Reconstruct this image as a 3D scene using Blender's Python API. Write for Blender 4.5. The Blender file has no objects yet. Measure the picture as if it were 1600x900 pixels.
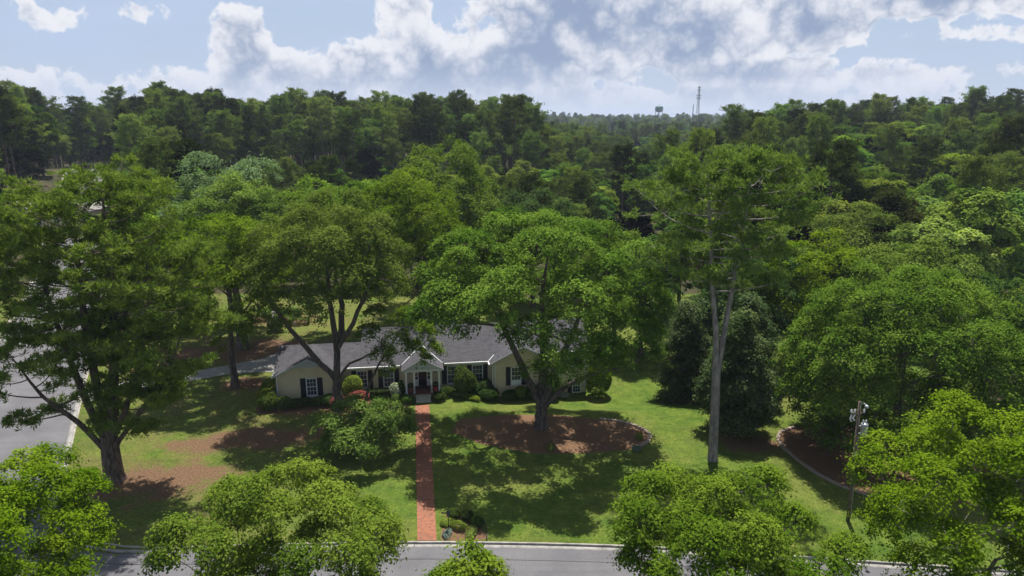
import bpy, bmesh, math, random
import numpy as np
from mathutils import Vector

scene = bpy.context.scene
COL = scene.collection
R = math.radians

# ------------------------------------------------------------------ camera, sky, sun, exposure
cam = bpy.data.objects.new("camera", bpy.data.cameras.new("camera"))
COL.objects.link(cam)
cam.location = (0, 0, 30)
cam.rotation_euler = (R(90 - 13.9), 0, 0)
cam.data.sensor_width = 36
cam.data.lens = 24.0
cam.data.clip_start = 0.5
cam.data.clip_end = 20000
scene.camera = cam

SUN_EL, SUN_AZ = 68.0, 10.0          # azimuth from +Y towards +X
scene.view_settings.view_transform = 'Standard'
scene.view_settings.look = 'None'
scene.view_settings.gamma = 1
scene.view_settings.exposure = 0.6
scene.view_settings.use_curve_mapping = False
scene.cycles.max_bounces = 5
scene.cycles.diffuse_bounces = 2
scene.cycles.transmission_bounces = 4
scene.cycles.volume_bounces = 0
scene.cycles.caustics_reflective = False
scene.cycles.caustics_refractive = False


class NT:
    """small helper round a node tree"""
    def __init__(s, nt):
        s.nt = nt; s.n = nt.nodes; s.l = nt.links

    def node(s, t, **kw):
        n = s.n.new(t)
        for k, v in kw.items():
            setattr(n, k, v)
        return n

    def put(s, sock, v):
        if isinstance(v, bpy.types.NodeSocket):
            s.l.new(v, sock)
        elif isinstance(v, bpy.types.Node):
            s.l.new(v.outputs[0], sock)
        elif v is not None:
            try:
                sock.default_value = v
            except (TypeError, ValueError):
                sock.default_value = (*v, 1) if len(v) == 3 else v[:3]

    def math(s, op, a=None, b=None, c=None, clamp=False):
        n = s.n.new('ShaderNodeMath'); n.operation = op; n.use_clamp = clamp
        for i, v in enumerate((a, b, c)):
            if v is not None: s.put(n.inputs[i], v)
        return n.outputs[0]

    def vmath(s, op, a, b=None):
        n = s.n.new('ShaderNodeVectorMath'); n.operation = op
        s.put(n.inputs[0], a)
        if b is not None: s.put(n.inputs[1], b)
        return n.outputs[0]

    def mix(s, f, a, b, blend='MIX'):
        n = s.n.new('ShaderNodeMix'); n.data_type = 'RGBA'; n.blend_type = blend
        s.put(n.inputs[0], f); s.put(n.inputs[6], a); s.put(n.inputs[7], b)
        return n.outputs[2]

    def ramp(s, v, lo, hi, a=0.0, b=1.0, smooth=True):
        n = s.n.new('ShaderNodeMapRange'); n.interpolation_type = 'SMOOTHSTEP' if smooth else 'LINEAR'
        for i, x in enumerate((v, lo, hi, a, b)): s.put(n.inputs[i], x)
        return n.outputs[0]

    def noise(s, vec, scale, detail=3, rough=.5, dist=0.0):
        n = s.n.new('ShaderNodeTexNoise')
        if vec is not None: s.put(n.inputs['Vector'], vec)
        n.inputs['Scale'].default_value = scale; n.inputs['Detail'].default_value = detail
        n.inputs['Roughness'].default_value = rough; n.inputs['Distortion'].default_value = dist
        return n.outputs[0]


def build_world():
    w = bpy.data.worlds.new("World"); scene.world = w; w.use_nodes = True
    T = NT(w.node_tree); T.n.clear()
    tc = T.node('ShaderNodeTexCoord')
    dirn = T.vmath('NORMALIZE', tc.outputs['Generated'])
    sep = T.node('ShaderNodeSeparateXYZ'); T.put(sep.inputs[0], dirn)
    x, y, z = sep.outputs
    # conformal (stereographic) map of the sky vault: p = 2 (x, z) / (1 + y), without seam or pole above
    k = T.math('DIVIDE', 2.0, T.math('ADD', y, 1.02))
    px = T.math('MULTIPLY', x, k); pz = T.math('MULTIPLY', z, k)
    def P(ox, oz, sx, sz):
        c = T.node('ShaderNodeCombineXYZ')
        T.put(c.inputs[0], T.math('MULTIPLY_ADD', px, sx, ox)); T.put(c.inputs[1], T.math('MULTIPLY_ADD', pz, sz, oz))
        return c.outputs[0]
    def n2(vec, scale, detail, rough, dist=0.0, typ='FBM'):
        n = T.node('ShaderNodeTexNoise', noise_dimensions='2D', noise_type=typ, normalize=True)
        T.put(n.inputs['Vector'], vec); n.inputs['Scale'].default_value = scale; n.inputs['Detail'].default_value = detail
        n.inputs['Roughness'].default_value = rough; n.inputs['Distortion'].default_value = dist
        return n.outputs[0]
    # where cloud stands: masses in view (azimuth, elevation, widths, amount), scattered cloud all round the vault
    masses = MASSES
    tot = None
    for (a, e, ra, re, amp) in masses:
        da = T.math('MULTIPLY_ADD', px, 1 / ra, -a / ra); de = T.math('MULTIPLY_ADD', pz, 1 / re, -e / re)
        r2 = T.math('MULTIPLY_ADD', da, da, T.math('MULTIPLY', de, de))
        v = T.math('MULTIPLY_ADD', r2, -amp * .42, amp)          # a dome, cut off below zero
        tot = v if tot is None else T.math('SMOOTH_MAX', tot, v, .06)
    tot = T.math('MAXIMUM', tot, 0.0)
    big = n2(P(5.2, 1.3, 1, 1.5), 2.6, 2, .5)
    scat = T.math('MULTIPLY', T.ramp(big, .52, .70, 0, .42), T.math('MAXIMUM', T.ramp(T.math('ABSOLUTE', px), .60, .80), T.ramp(pz, .17, .27)))
    cover = T.math('MAXIMUM', tot, scat)
    def body(dx, dz):
        a = n2(P(3.3 + dx, 8.1 + dz * 1.25, 1, 1.25), 7.0, 4, .48, .1)
        b = n2(P(1.3 + dx, 4.1 + dz, 1, 1.0), 17.0, 4, .56, .0)
        bl = T.math('ABSOLUTE', T.math('MULTIPLY_ADD', b, 2.0, -1.0))       # rounded heads
        return T.math('MULTIPLY_ADD', bl, -.55, a)
    n0 = body(0, 0); n1 = body(.002, .016)
    d0 = T.math('ADD', cover, T.math('MULTIPLY_ADD', n0, .95, -.60))
    alpha = T.ramp(d0, 0.0, .10)
    # sunlit tops: the cloud thins upwards there; thick cores and flat bases stay blue-grey
    lit = T.math('MULTIPLY', T.math('SUBTRACT', n0, n1), 1.5)
    thick = T.math('MAXIMUM', T.math('MULTIPLY_ADD', d0, 1.0, -.22), 0)
    lit = T.math('MULTIPLY_ADD', thick, -1.6, lit)
    lit = T.math('ADD', lit, T.ramp(d0, .0, .16, .34, 0.0))
    li = T.ramp(lit, -.48, .20)
    ccol = T.mix(li, SHADE, LIT)
    ccol = T.mix(T.ramp(pz, 0.0, .085, .80, 0.0), ccol, FARC)
    sky = T.node('ShaderNodeTexSky', sky_type='NISHITA')
    sky.sun_disc = False
    sky.sun_elevation = R(SUN_EL); sky.sun_rotation = R(SUN_AZ)
    sky.air_density = 1.0; sky.dust_density = 1.5; sky.ozone_density = 2.0
    skyc = T.mix(1.0, sky.outputs[0], (.07, .07, .07, 1), 'MULTIPLY')
    veil = n2(P(0, 0, 1, 3.5), 3.0, 4, .6)
    skyc = T.mix(T.math('MULTIPLY', T.ramp(veil, .3, .7, .70, 1.0), T.ramp(pz, .2, 1.2, 1.0, .25)), skyc, VEIL)
    skyc = T.mix(T.ramp(pz, 0.0, .085, .9, 0.0), skyc, HORIZON)
    final = T.mix(alpha, skyc, ccol)
    bg = T.node('ShaderNodeBackground'); T.put(bg.inputs[0], final); bg.inputs[1].default_value = 1.0
    out = T.node('ShaderNodeOutputWorld'); T.put(out.inputs[0], bg)
    w.cycles.sampling_method = 'MANUAL'; w.cycles.sample_map_resolution = 512

SHADE, LIT, FARC, VEIL, HORIZON = (.185, .240, .355, 1), (.58, .585, .615, 1), (.41, .45, .55, 1), (.325, .40, .535, 1), (.37, .425, .53, 1)
MASSES = [(.02, .095, .110, .070, .60), (-.10, .075, .075, .065, .54), (.16, .115, .15, .065, .62), (-.10, .05, .16, .035, .46),
          (.35, .135, .14, .042, .58), (.56, .150, .18, .030, .58), (.58, .104, .08, .014, .42),
          (-.362, .080, .040, .056, .62), (-.30, .045, .12, .040, .52), (-.22, .060, .08, .035, .46), (-.50, .045, .14, .026, .44),
          (-.56, .120, .050, .024, .40), (-.47, .130, .040, .014, .38), (-.13, .145, .040, .055, .46),
          (.5, .050, .15, .024, .44), (.28, .060, .16, .020, .46), (.05, .026, .5, .024, .50), (-.66, .03, .12, .03, .46), (-.40, .022, .3, .022, .46), (.45, .022, .3, .018, .44)]


build_world()
sun = bpy.data.objects.new("sun", bpy.data.lights.new("sun", 'SUN'))
COL.objects.link(sun)
sun.data.energy = 5.0; sun.data.angle = R(.55); sun.data.color = (1, .955, .88)
_el, _az = R(SUN_EL), R(SUN_AZ)
_d = Vector((-math.sin(_az) * math.cos(_el), -math.cos(_az) * math.cos(_el), -math.sin(_el)))
sun.rotation_euler = _d.to_track_quat('-Z', 'Y').to_euler()
sun.location = (0, 100, 300)

# ------------------------------------------------------------------ materials
MATS = {}
def new_mat(name):
    m = bpy.data.materials.new(name); m.use_nodes = True
    T = NT(m.node_tree); T.n.clear()
    out = T.node('ShaderNodeOutputMaterial')
    return m, T, out

def pbr(name, col, rough=.8, var=.12, scale=6.0, bump=0.0, bscale=None, metal=0.0, col2=None, spec=.3, stretch=(1, 1, 1)):
    m, T, out = new_mat(name)
    b = T.node('ShaderNodeBsdfPrincipled')
    tc = T.node('ShaderNodeTexCoord')
    v = T.vmath('MULTIPLY', tc.outputs['Object'], stretch)
    n = T.noise(v, scale, 5, .6)
    c2 = col2 or tuple(c * (1 - 2.2 * var) for c in col)
    c1 = tuple(min(1, c * (1 + var)) for c in col)
    T.put(b.inputs['Base Color'], T.mix(T.ramp(n, .3, .7), (*c2, 1), (*c1, 1)))
    b.inputs['Roughness'].default_value = rough; b.inputs['Metallic'].default_value = metal
    b.inputs['Specular IOR Level'].default_value = spec
    if bump:
        bp = T.node('ShaderNodeBump'); bp.inputs['Strength'].default_value = bump; bp.inputs['Distance'].default_value = .05
        T.put(bp.inputs['Height'], T.noise(v, bscale or scale * 4, 4, .6)); T.put(b.inputs['Normal'], bp)
    T.put(out.inputs[0], b)
    MATS[name] = m
    return m

def leaf_mat(name, dark, light, trans=.42, hue=.10, warm=None):
    """two-sided leaf: diffuse + translucent + a little gloss, tint per leaf and per tree"""
    m, T, out = new_mat(name)
    at = T.node('ShaderNodeAttribute', attribute_name='tint')
    oi = T.node('ShaderNodeObjectInfo')
    c = T.mix(at.outputs['Fac'], (*dark, 1), (*light, 1))
    hs = T.node('ShaderNodeHueSaturation')
    T.put(hs.inputs['Hue'], T.ramp(oi.outputs['Random'], 0, 1, .5 - hue * .07, .5 + hue * .07, False))
    T.put(hs.inputs['Value'], T.ramp(T.math('FRACT', T.math('MULTIPLY', oi.outputs['Random'], 7.13)), 0, 1, 1 - hue * 2.4, 1 + hue * 1.6, False))
    T.put(hs.inputs['Saturation'], T.ramp(T.math('FRACT', T.math('MULTIPLY', oi.outputs['Random'], 3.7)), 0, 1, .9, 1.06, False))
    T.put(hs.inputs['Color'], c)
    d = T.node('ShaderNodeBsdfDiffuse'); T.put(d.inputs[0], hs.outputs[0])
    tr = T.node('ShaderNodeBsdfTranslucent')
    T.put(tr.inputs[0], T.mix(1.0, hs.outputs[0], (1.08, 1.15, .55, 1), 'MULTIPLY'))
    ms = T.node('ShaderNodeMixShader'); ms.inputs[0].default_value = trans
    T.put(ms.inputs[1], d); T.put(ms.inputs[2], tr)
    T.put(out.inputs[0], ms)
    MATS[name] = m
    return m

leaf_mat('leaf_lime', (0.07, 0.135, 0.01), (0.195, 0.275, 0.03), 0.32, .06)
leaf_mat('leaf_yellowgreen', (.076, .138, .008), (.195, .268, .022), .32, .0)
leaf_mat('leaf_oak', (0.058, 0.122, 0.016), (0.178, 0.272, 0.046), 0.3, .04)
leaf_mat('leaf_maple', (0.058, 0.122, 0.013), (0.18, 0.272, 0.038), 0.3, .04)
leaf_mat('leaf_olive', (0.074, 0.142, 0.01), (0.2, 0.292, 0.032), 0.36, .12)
leaf_mat('leaf_silver', (0.1, 0.165, 0.065), (0.19, 0.28, 0.12), 0.34, .05)
leaf_mat('leaf_dark', (0.036, 0.086, 0.018), (0.1, 0.17, 0.04), 0.36, .12)
leaf_mat('leaf_mid', (0.066, 0.132, 0.014), (0.195, 0.275, 0.042), 0.38, .45)
leaf_mat('leaf_holly', (0.046, 0.092, 0.024), (0.165, 0.225, 0.088), 0.38, .1)
leaf_mat('needle', (0.088, 0.15, 0.03), (0.225, 0.31, 0.085), 0.42, .04)
leaf_mat('needle_far', (0.066, 0.112, 0.024), (0.175, 0.232, 0.06), 0.4, .35)
leaf_mat('needle_gold', (0.084, 0.146, 0.016), (0.225, 0.3, 0.05), 0.42, .04)
leaf_mat('leaf_red', (.20, .040, .040), (.48, .15, .14), .35)
leaf_mat('leaf_shrub', (.045, .085, .018), (.120, .185, .040), .35, .2)
leaf_mat('leaf_chartreuse', (.12, .18, .024), (.28, .34, .06), .38, .1)
leaf_mat('leaf_flower', (.20, .26, .15), (.62, .64, .55), .3, .05)
leaf_mat('leaf_blue', (.10, .15, .12), (.22, .29, .24), .3, .05)

pbr('bark', (.125, .102, .088), .95, .3, 5, .9, 10, stretch=(1, 1, .25))
pbr('bark_pine', (.14, .105, .085), .95, .3, 5, .9, 9, stretch=(1, 1, .3))
pbr('bark_pale', (.27, .235, .215), .95, .28, 4, 1.0, 9, col2=(.15, .13, .125), stretch=(1, 1, .3))
pbr('cream_wall', (.70, .60, .40), .85, .05, .8, .25, 30)
pbr('white_trim', (.78, .79, .79), .5, .03, 2)
pbr('gable_white', (.52, .56, .575), .6, .04, 2)
pbr('shutter_navy', (.018, .021, .035), .5, .1, 4)
pbr('door_black', (.012, .010, .012), .3, .1, 4)
pbr('porch_brick', (.24, .085, .06), .8, .2, 12)
pbr('step_stone', (.56, .53, .47), .8, .1, 3, .2)
pbr('iron_black', (.015, .015, .016), .45, .1, 5)
pbr('concrete', (.29, .277, .26), .9, .14, 1.6, .2, 40)
pbr('kerb_concrete', (.34, .315, .285), .9, .16, 1.1, .2, 30)
pbr('edging_stone', (.38, .30, .235), .9, .25, 3, .5, 9)
pbr('pole_wood', (.15, .115, .095), .95, .3, 3, .5, stretch=(3, 3, .5))
pbr('grey_metal', (.42, .44, .46), .4, .08, 3, metal=.6)
pbr('white_ceramic', (.75, .75, .76), .35, .05, 3)
pbr('terracotta', (.42, .15, .08), .8, .1, 6)
pbr('red_glaze', (.62, .09, .06), .4, .1, 6)
pbr('roof_far', (.30, .28, .275), .9, .12, 2, .3)
pbr('brick_far', (.26, .13, .10), .9, .2, 3)
pbr('tank_green', (.004, .13, .10), .45, .06, .2)
pbr('steel_far', (.19, .21, .25), .6, .05, 1)
pbr('timber_dark', (.06, .045, .035), .9, .3, 4)
pbr('grate_rust', (.075, .045, .04), .8, .2, 8)
pbr('flag_red', (.45, .03, .035), .8, .05, 5)
pbr('flag_white', (.78, .78, .78), .8, .03, 5)
pbr('flag_blue', (.02, .03, .12), .8, .05, 5)
pbr('curtain', (.50, .50, .50), .9, .1, 5, stretch=(12, 12, .4))
pbr('stone_grey', (.33, .31, .30), .9, .2, 4, .4)


def m_shingle():
    m, T, out = new_mat('roof_shingle')
    b = T.node('ShaderNodeBsdfPrincipled'); tc = T.node('ShaderNodeTexCoord')
    br = T.node('ShaderNodeTexBrick')
    # shingle courses run along the ridge; coordinates are the object's own (u along, v up the slope)
    T.put(br.inputs['Vector'], tc.outputs['UV'])
    br.inputs['Scale'].default_value = 1.0
    br.inputs['Brick Width'].default_value = .42; br.inputs['Row Height'].default_value = .20
    br.inputs['Mortar Size'].default_value = .012; br.inputs['Bias'].default_value = 0.0
    br.inputs['Color1'].default_value = (.080, .077, .090, 1); br.inputs['Color2'].default_value = (.040, .039, .047, 1)
    br.inputs['Mortar'].default_value = (.04, .039, .045, 1)
    n = T.noise(tc.outputs['UV'], .5, 4, .6)
    n2 = T.noise(tc.outputs['UV'], 9, 3, .7)
    c = T.mix(T.ramp(n, .3, .7, 0, .35), br.outputs['Color'], (.076, .073, .080, 1))
    c = T.mix(.55, c, T.mix(T.ramp(n2, .3, .7), (.62, .62, .64, 1), (1.3, 1.3, 1.3, 1)), 'MULTIPLY')
    T.put(b.inputs['Base Color'], c); b.inputs['Roughness'].default_value = .9
    bp = T.node('ShaderNodeBump'); bp.inputs['Strength'].default_value = .6; bp.inputs['Distance'].default_value = .02
    T.put(bp.inputs['Height'], br.outputs['Fac']); bp.invert = True
    T.put(b.inputs['Normal'], bp)
    T.put(out.inputs[0], b); MATS['roof_shingle'] = m
m_shingle()


def m_brickwalk():
    m, T, out = new_mat('walk_brick')
    b = T.node('ShaderNodeBsdfPrincipled'); tc = T.node('ShaderNodeTexCoord')
    br = T.node('ShaderNodeTexBrick'); T.put(br.inputs['Vector'], tc.outputs['UV'])
    br.inputs['Scale'].default_value = 1.0
    br.inputs['Brick Width'].default_value = .23; br.inputs['Row Height'].default_value = .115
    br.inputs['Mortar Size'].default_value = .009
    br.inputs['Color1'].default_value = (.36, .128, .056, 1); br.inputs['Color2'].default_value = (.21, .070, .034, 1)
    br.inputs['Mortar'].default_value = (.15, .10, .08, 1)
    n = T.noise(tc.outputs['UV'], 1.1, 5, .65)
    c = T.mix(T.ramp(n, .42, .75, 0, .55), br.outputs['Color'], (.16, .085, .062, 1))
    T.put(b.inputs['Base Color'], c); b.inputs['Roughness'].default_value = .9
    bp = T.node('ShaderNodeBump'); bp.inputs['Strength'].default_value = .5; bp.inputs['Distance'].default_value = .01
    bp.invert = True; T.put(bp.inputs['Height'], br.outputs['Fac']); T.put(b.inputs['Normal'], bp)
    T.put(out.inputs[0], b); MATS['walk_brick'] = m
m_brickwalk()


def m_asphalt():
    m, T, out = new_mat('asphalt')
    b = T.node('ShaderNodeBsdfPrincipled'); tc = T.node('ShaderNodeTexCoord')
    v = tc.outputs['Object']
    n = T.noise(v, .22, 5, .6); n2 = T.noise(v, 14, 3, .7)
    streak = T.noise(T.vmath('MULTIPLY', v, (.05, 1.6, 1)), 1.0, 4, .6)
    c = T.mix(T.ramp(n, .3, .7), (.102, .099, .108, 1), (.142, .138, .147, 1))
    c = T.mix(T.ramp(streak, .45, .75, 0, .4), c, (.088, .086, .094, 1))
    c = T.mix(.5, c, T.mix(T.ramp(n2, .25, .75), (.66, .66, .66, 1), (1.28, 1.28, 1.28, 1)), 'MULTIPLY')
    c = T.mix(T.ramp(T.noise(v, .9, 6, .7), .58, .72, 0, .45), c, (.072, .070, .076, 1))
    c = T.mix(T.ramp(T.noise(v, 2.6, 4, .6), .66, .74, 0, .4), c, (.165, .155, .145, 1))
    vo = T.node('ShaderNodeTexVoronoi', feature='DISTANCE_TO_EDGE'); vo.inputs['Scale'].default_value = .16
    T.put(vo.inputs['Vector'], T.vmath('ADD', v, T.vmath('MULTIPLY', T.node('ShaderNodeTexNoise').outputs[1], (2, 2, 2))))
    c = T.mix(T.ramp(vo.outputs[0], .0, .008, .3, 0), c, (.09, .088, .09, 1))
    T.put(b.inputs['Base Color'], c); b.inputs['Roughness'].default_value = .85; b.inputs['Specular IOR Level'].default_value = .35
    T.put(out.inputs[0], b); MATS['asphalt'] = m
m_asphalt()


def m_ground():
    m, T, out = new_mat('lawn')
    b = T.node('ShaderNodeBsdfPrincipled'); tc = T.node('ShaderNodeTexCoord')
    v = tc.outputs['Object']
    big = T.noise(v, .09, 4, .6); mid = T.noise(v, .55, 5, .65); fine = T.noise(v, 5.5, 4, .75); vf = T.noise(v, 22, 2, .7)
    g = T.mix(T.ramp(mid, .3, .72), (.062, .118, .014, 1), (.128, .178, .026, 1))
    g = T.mix(T.ramp(big, .40, .68, 0, .75), g, (.172, .178, .044, 1))
    g = T.mix(T.ramp(T.noise(v, .8, 5, .7), .60, .74, 0, .6), g, (.19, .165, .066, 1))
    sx = T.node('ShaderNodeSeparateXYZ'); T.put(sx.inputs[0], v)
    dry = T.math('MULTIPLY', T.ramp(sx.outputs[0], -8, -22, 0, .65), T.ramp(T.noise(v, .35, 4, .65), .35, .65))
    g = T.mix(dry, g, (.150, .128, .050, 1))
    g = T.mix(.8, g, T.mix(T.ramp(fine, .28, .72), (.46, .50, .44, 1), (1.42, 1.40, 1.35, 1)), 'MULTIPLY')
    g = T.mix(.6, g, T.mix(T.ramp(T.noise(v, 1.7, 3, .6), .3, .7), (.70, .74, .7, 1), (1.22, 1.2, 1.15, 1)), 'MULTIPLY')
    # pine straw and mulch lie where the beds are
    st = T.node('ShaderNodeAttribute', attribute_name='straw'); mu = T.node('ShaderNodeAttribute', attribute_name='mulch')
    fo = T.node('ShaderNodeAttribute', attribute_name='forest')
    sc = T.mix(T.ramp(fine, .3, .7), (.090, .052, .031, 1), (.240, .142, .084, 1))
    sc = T.mix(T.ramp(mid, .4, .7, 0, .4), sc, (.15, .10, .05, 1))
    mc = T.mix(T.ramp(vf, .3, .7), (.095, .054, .030, 1), (.270, .160, .092, 1))
    wob = T.math('ADD', T.math('MULTIPLY', T.math('SUBTRACT', mid, .5), 1.1), T.math('MULTIPLY', T.math('SUBTRACT', fine, .5), .7))
    c = T.mix(T.ramp(T.math('ADD', st.outputs['Fac'], T.math('ADD', wob, T.math('MULTIPLY', T.math('SUBTRACT', T.noise(v, .3, 3, .6), .5), 1.3))), .36, .80), g, sc)
    c = T.mix(T.ramp(T.math('ADD', mu.outputs['Fac'], T.math('MULTIPLY', wob, .35)), .42, .58), c, mc)
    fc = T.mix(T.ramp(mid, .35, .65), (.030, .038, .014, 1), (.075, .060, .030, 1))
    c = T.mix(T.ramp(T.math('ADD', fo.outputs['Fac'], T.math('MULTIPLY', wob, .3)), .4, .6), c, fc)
    T.put(b.inputs['Base Color'], c); b.inputs['Roughness'].default_value = .95; b.inputs['Specular IOR Level'].default_value = .15
    bp = T.node('ShaderNodeBump'); bp.inputs['Strength'].default_value = .9; bp.inputs['Distance'].default_value = .06
    T.put(bp.inputs['Height'], T.math('ADD', fine, vf)); T.put(b.inputs['Normal'], bp)
    T.put(out.inputs[0], b); MATS['lawn'] = m
m_ground()


def m_glass():
    m, T, out = new_mat('window_glass')
    b = T.node('ShaderNodeBsdfPrincipled')
    b.inputs['Base Color'].default_value = (.035, .05, .07, 1); b.inputs['Roughness'].default_value = .05
    b.inputs['Specular IOR Level'].default_value = .8
    T.put(out.inputs[0], b); MATS['window_glass'] = m
m_glass()

# ------------------------------------------------------------------ mesh helpers
def tag(o, label=None, cat=None, group=None, kind=None):
    if label: o['label'] = label
    if cat: o['category'] = cat
    if group: o['group'] = group
    if kind: o['kind'] = kind
    return o

def empty(name, loc=(0, 0, 0), rz=0.0):
    o = bpy.data.objects.new(name, None); o.empty_display_size = .3
    COL.objects.link(o); o.location = loc; o.rotation_euler = (0, 0, rz)
    return o

def link(name, me, parent=None):
    o = bpy.data.objects.new(name, me); COL.objects.link(o)
    if parent is not None: o.parent = parent
    return o

def mesh_np(name, V, quads=None, tris=None, mat=None, tint=None, smooth=False):
    me = bpy.data.meshes.new(name)
    V = np.asarray(V, np.float32)
    nq = 0 if quads is None else len(quads); nt = 0 if tris is None else len(tris)
    me.vertices.add(len(V)); me.vertices.foreach_set('co', V.ravel())
    loops = []; 
    if nq: loops.append(np.asarray(quads, np.int32).ravel())
    if nt: loops.append(np.asarray(tris, np.int32).ravel())
    L = np.concatenate(loops)
    me.loops.add(len(L)); me.loops.foreach_set('vertex_index', L)
    starts = np.concatenate([np.arange(nq) * 4, nq * 4 + np.arange(nt) * 3]).astype(np.int32)
    me.polygons.add(nq + nt); me.polygons.foreach_set('loop_start', starts)
    me.update(calc_edges=True)
    if smooth: me.polygons.foreach_set('use_smooth', np.ones(nq + nt, bool))
    if tint is not None:
        a = me.attributes.new('tint', 'FLOAT', 'POINT'); a.data.foreach_set('value', np.asarray(tint, np.float32))
    if mat: me.materials.append(MATS[mat])
    return me

class MB:
    """collects simple solids into one mesh"""
    def __init__(s): s.v = []; s.f = []; s.uv = {}
    def add(s, vs, fs, uvs=None):
        b = len(s.v); s.v += [tuple(map(float, p)) for p in vs]
        for i, f in enumerate(fs):
            if uvs and uvs[i] is not None: s.uv[len(s.f)] = uvs[i]
            s.f.append([b + k for k in f])
        return s
    def box(s, x0, x1, y0, y1, z0, z1):
        return s.add([(x0, y0, z0), (x1, y0, z0), (x1, y1, z0), (x0, y1, z0), (x0, y0, z1), (x1, y0, z1), (x1, y1, z1), (x0, y1, z1)],
                     [(3, 2, 1, 0), (4, 5, 6, 7), (0, 1, 5, 4), (1, 2, 6, 5), (2, 3, 7, 6), (3, 0, 4, 7)])
    def slab(s, a, b, c, d, th):
        """roof plane a-b (eave), c-d (ridge end over b, a); uv in metres"""
        A, B, C, D = map(Vector, (a, b, c, d))
        n = (B - A).cross(D - A).normalized()
        if n.z < 0: n = -n
        top = [A, B, C, D]; bot = [p - n * th for p in top]
        w = (B - A).normalized(); hdir = n.cross(w)
        uv = [((p - A).dot(w), (p - A).dot(hdir)) for p in top]
        return s.add(top + bot, [(0, 1, 2, 3), (7, 6, 5, 4), (0, 4, 5, 1), (1, 5, 6, 2), (2, 6, 7, 3), (3, 7, 4, 0)], [uv] + [None] * 5)
    def prism(s, poly, y0, y1):
        """polygon in x,z swept along y"""
        n = len(poly)
        return s.add([(x, y0, z) for x, z in poly] + [(x, y1, z) for x, z in poly],
                     [tuple(range(n)), tuple(range(2 * n - 1, n - 1, -1))] + [(i, i + n, (i + 1) % n + n, (i + 1) % n) for i in range(n)])
    def tube(s, pts, rad, k=8, cap=True):
        V, F = tube_np(np.array(pts, float), np.broadcast_to(np.asarray(rad, float), (len(pts),)), k)
        b = len(s.v); s.v += [tuple(p) for p in V.tolist()]; s.f += [[b + i for i in q] for q in F.tolist()]
        if cap:
            m = len(pts)
            s.f.append([b + i for i in range(k)][::-1]); s.f.append([b + (m - 1) * k + i for i in range(k)])
        return s
    def lathe(s, prof, cx=0, cy=0, k=14):
        """profile of (r, z)"""
        b = len(s.v); n = len(prof)
        for r, z in prof:
            for i in range(k):
                a = 2 * math.pi * i / k; s.v.append((cx + r * math.cos(a), cy + r * math.sin(a), z))
        for j in range(n - 1):
            for i in range(k):
                s.f.append([b + j * k + i, b + j * k + (i + 1) % k, b + (j + 1) * k + (i + 1) % k, b + (j + 1) * k + i])
        s.f.append([b + i for i in range(k)][::-1]); s.f.append([b + (n - 1) * k + i for i in range(k)])
        return s
    def mesh(s, name, mat, smooth=False):
        me = bpy.data.meshes.new(name); me.from_pydata(s.v, [], s.f)
        if s.uv:
            ul = me.uv_layers.new(name='UVMap')
            for pi, uvs in s.uv.items():
                p = me.polygons[pi]
                for k, li in enumerate(p.loop_indices): ul.data[li].uv = uvs[k]
        me.materials.append(MATS[mat]); me.update()
        if smooth: me.polygons.foreach_set('use_smooth', np.ones(len(me.polygons), bool))
        return me
    def build(s, name, mat, parent=None, smooth=False):
        return link(name, s.mesh(name, mat, smooth), parent)

def tube_np(P, r, k=6):
    m = len(P)
    T = np.gradient(P, axis=0); T /= np.linalg.norm(T, axis=1, keepdims=True) + 1e-9
    ref = np.array([1., 0, 0]) if abs(T[0][0]) < .8 else np.array([0, 1., 0])
    N = np.cross(T, ref); N /= np.linalg.norm(N, axis=1, keepdims=True) + 1e-9
    B = np.cross(T, N)
    a = np.arange(k) * 2 * np.pi / k
    V = P[:, None, :] + r[:, None, None] * (np.cos(a)[None, :, None] * N[:, None, :] + np.sin(a)[None, :, None] * B[:, None, :])
    i = np.arange(m - 1)[:, None] * k; j = np.arange(k)[None, :]; j2 = (j + 1) % k
    F = np.stack([i + j, i + j2, i + k + j2, i + k + j], -1).reshape(-1, 4)
    return V.reshape(-1, 3), F

class Wood:
    """branch tubes gathered into one trunk mesh; also the nodes that further branches grow from"""
    def __init__(s): s.V = []; s.F = []; s.n = 0; s.np_ = []; s.nr = []
    def add(s, P, r, k=6, nodes=True):
        P = np.asarray(P, float); r = np.asarray(r, float)
        V, F = tube_np(P, r, k); s.V.append(V); s.F.append(F + s.n); s.n += len(V)
        if nodes: s.np_ += list(P); s.nr += list(r)
    def mesh(s, name, mat):
        return mesh_np(name, np.concatenate(s.V), quads=np.concatenate(s.F), mat=mat, smooth=True)

def bez(a, b, c, n):
    t = np.linspace(0, 1, n)[:, None]
    return (1 - t) ** 2 * a + 2 * (1 - t) * t * b + t * t * c

def nrm(a): return a / (np.linalg.norm(a, axis=-1, keepdims=True) + 1e-9)

def leaf_quads(P, N, size, rng, aspect=.62):
    """rhombic leaves, folded a little along the midrib"""
    n = len(P)
    t = nrm(np.cross(N, rng.normal(size=(n, 3)))); b = np.cross(N, t)
    L = size[:, None]
    V = np.stack([P - t * L * .5, P + b * L * aspect * .5 + N * L * .10, P + t * L * .5 - N * L * .08, P - b * L * aspect * .5 + N * L * .10], 1)
    return V.reshape(-1, 3), np.arange(n * 4).reshape(-1, 4)

def trunk_line(rng, h, lean=(0, 0), wob=.25, n=8, start=(0, 0, -.3)):
    t = np.linspace(0, 1, n)
    P = np.zeros((n, 3)); P[:, 0] = start[0] + lean[0] * t ** 1.3; P[:, 1] = start[1] + lean[1] * t ** 1.3; P[:, 2] = start[2] + (h - start[2]) * t
    P[1:, :2] += rng.normal(size=(n - 1, 2)) * wob * t[1:, None]
    return P

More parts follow.
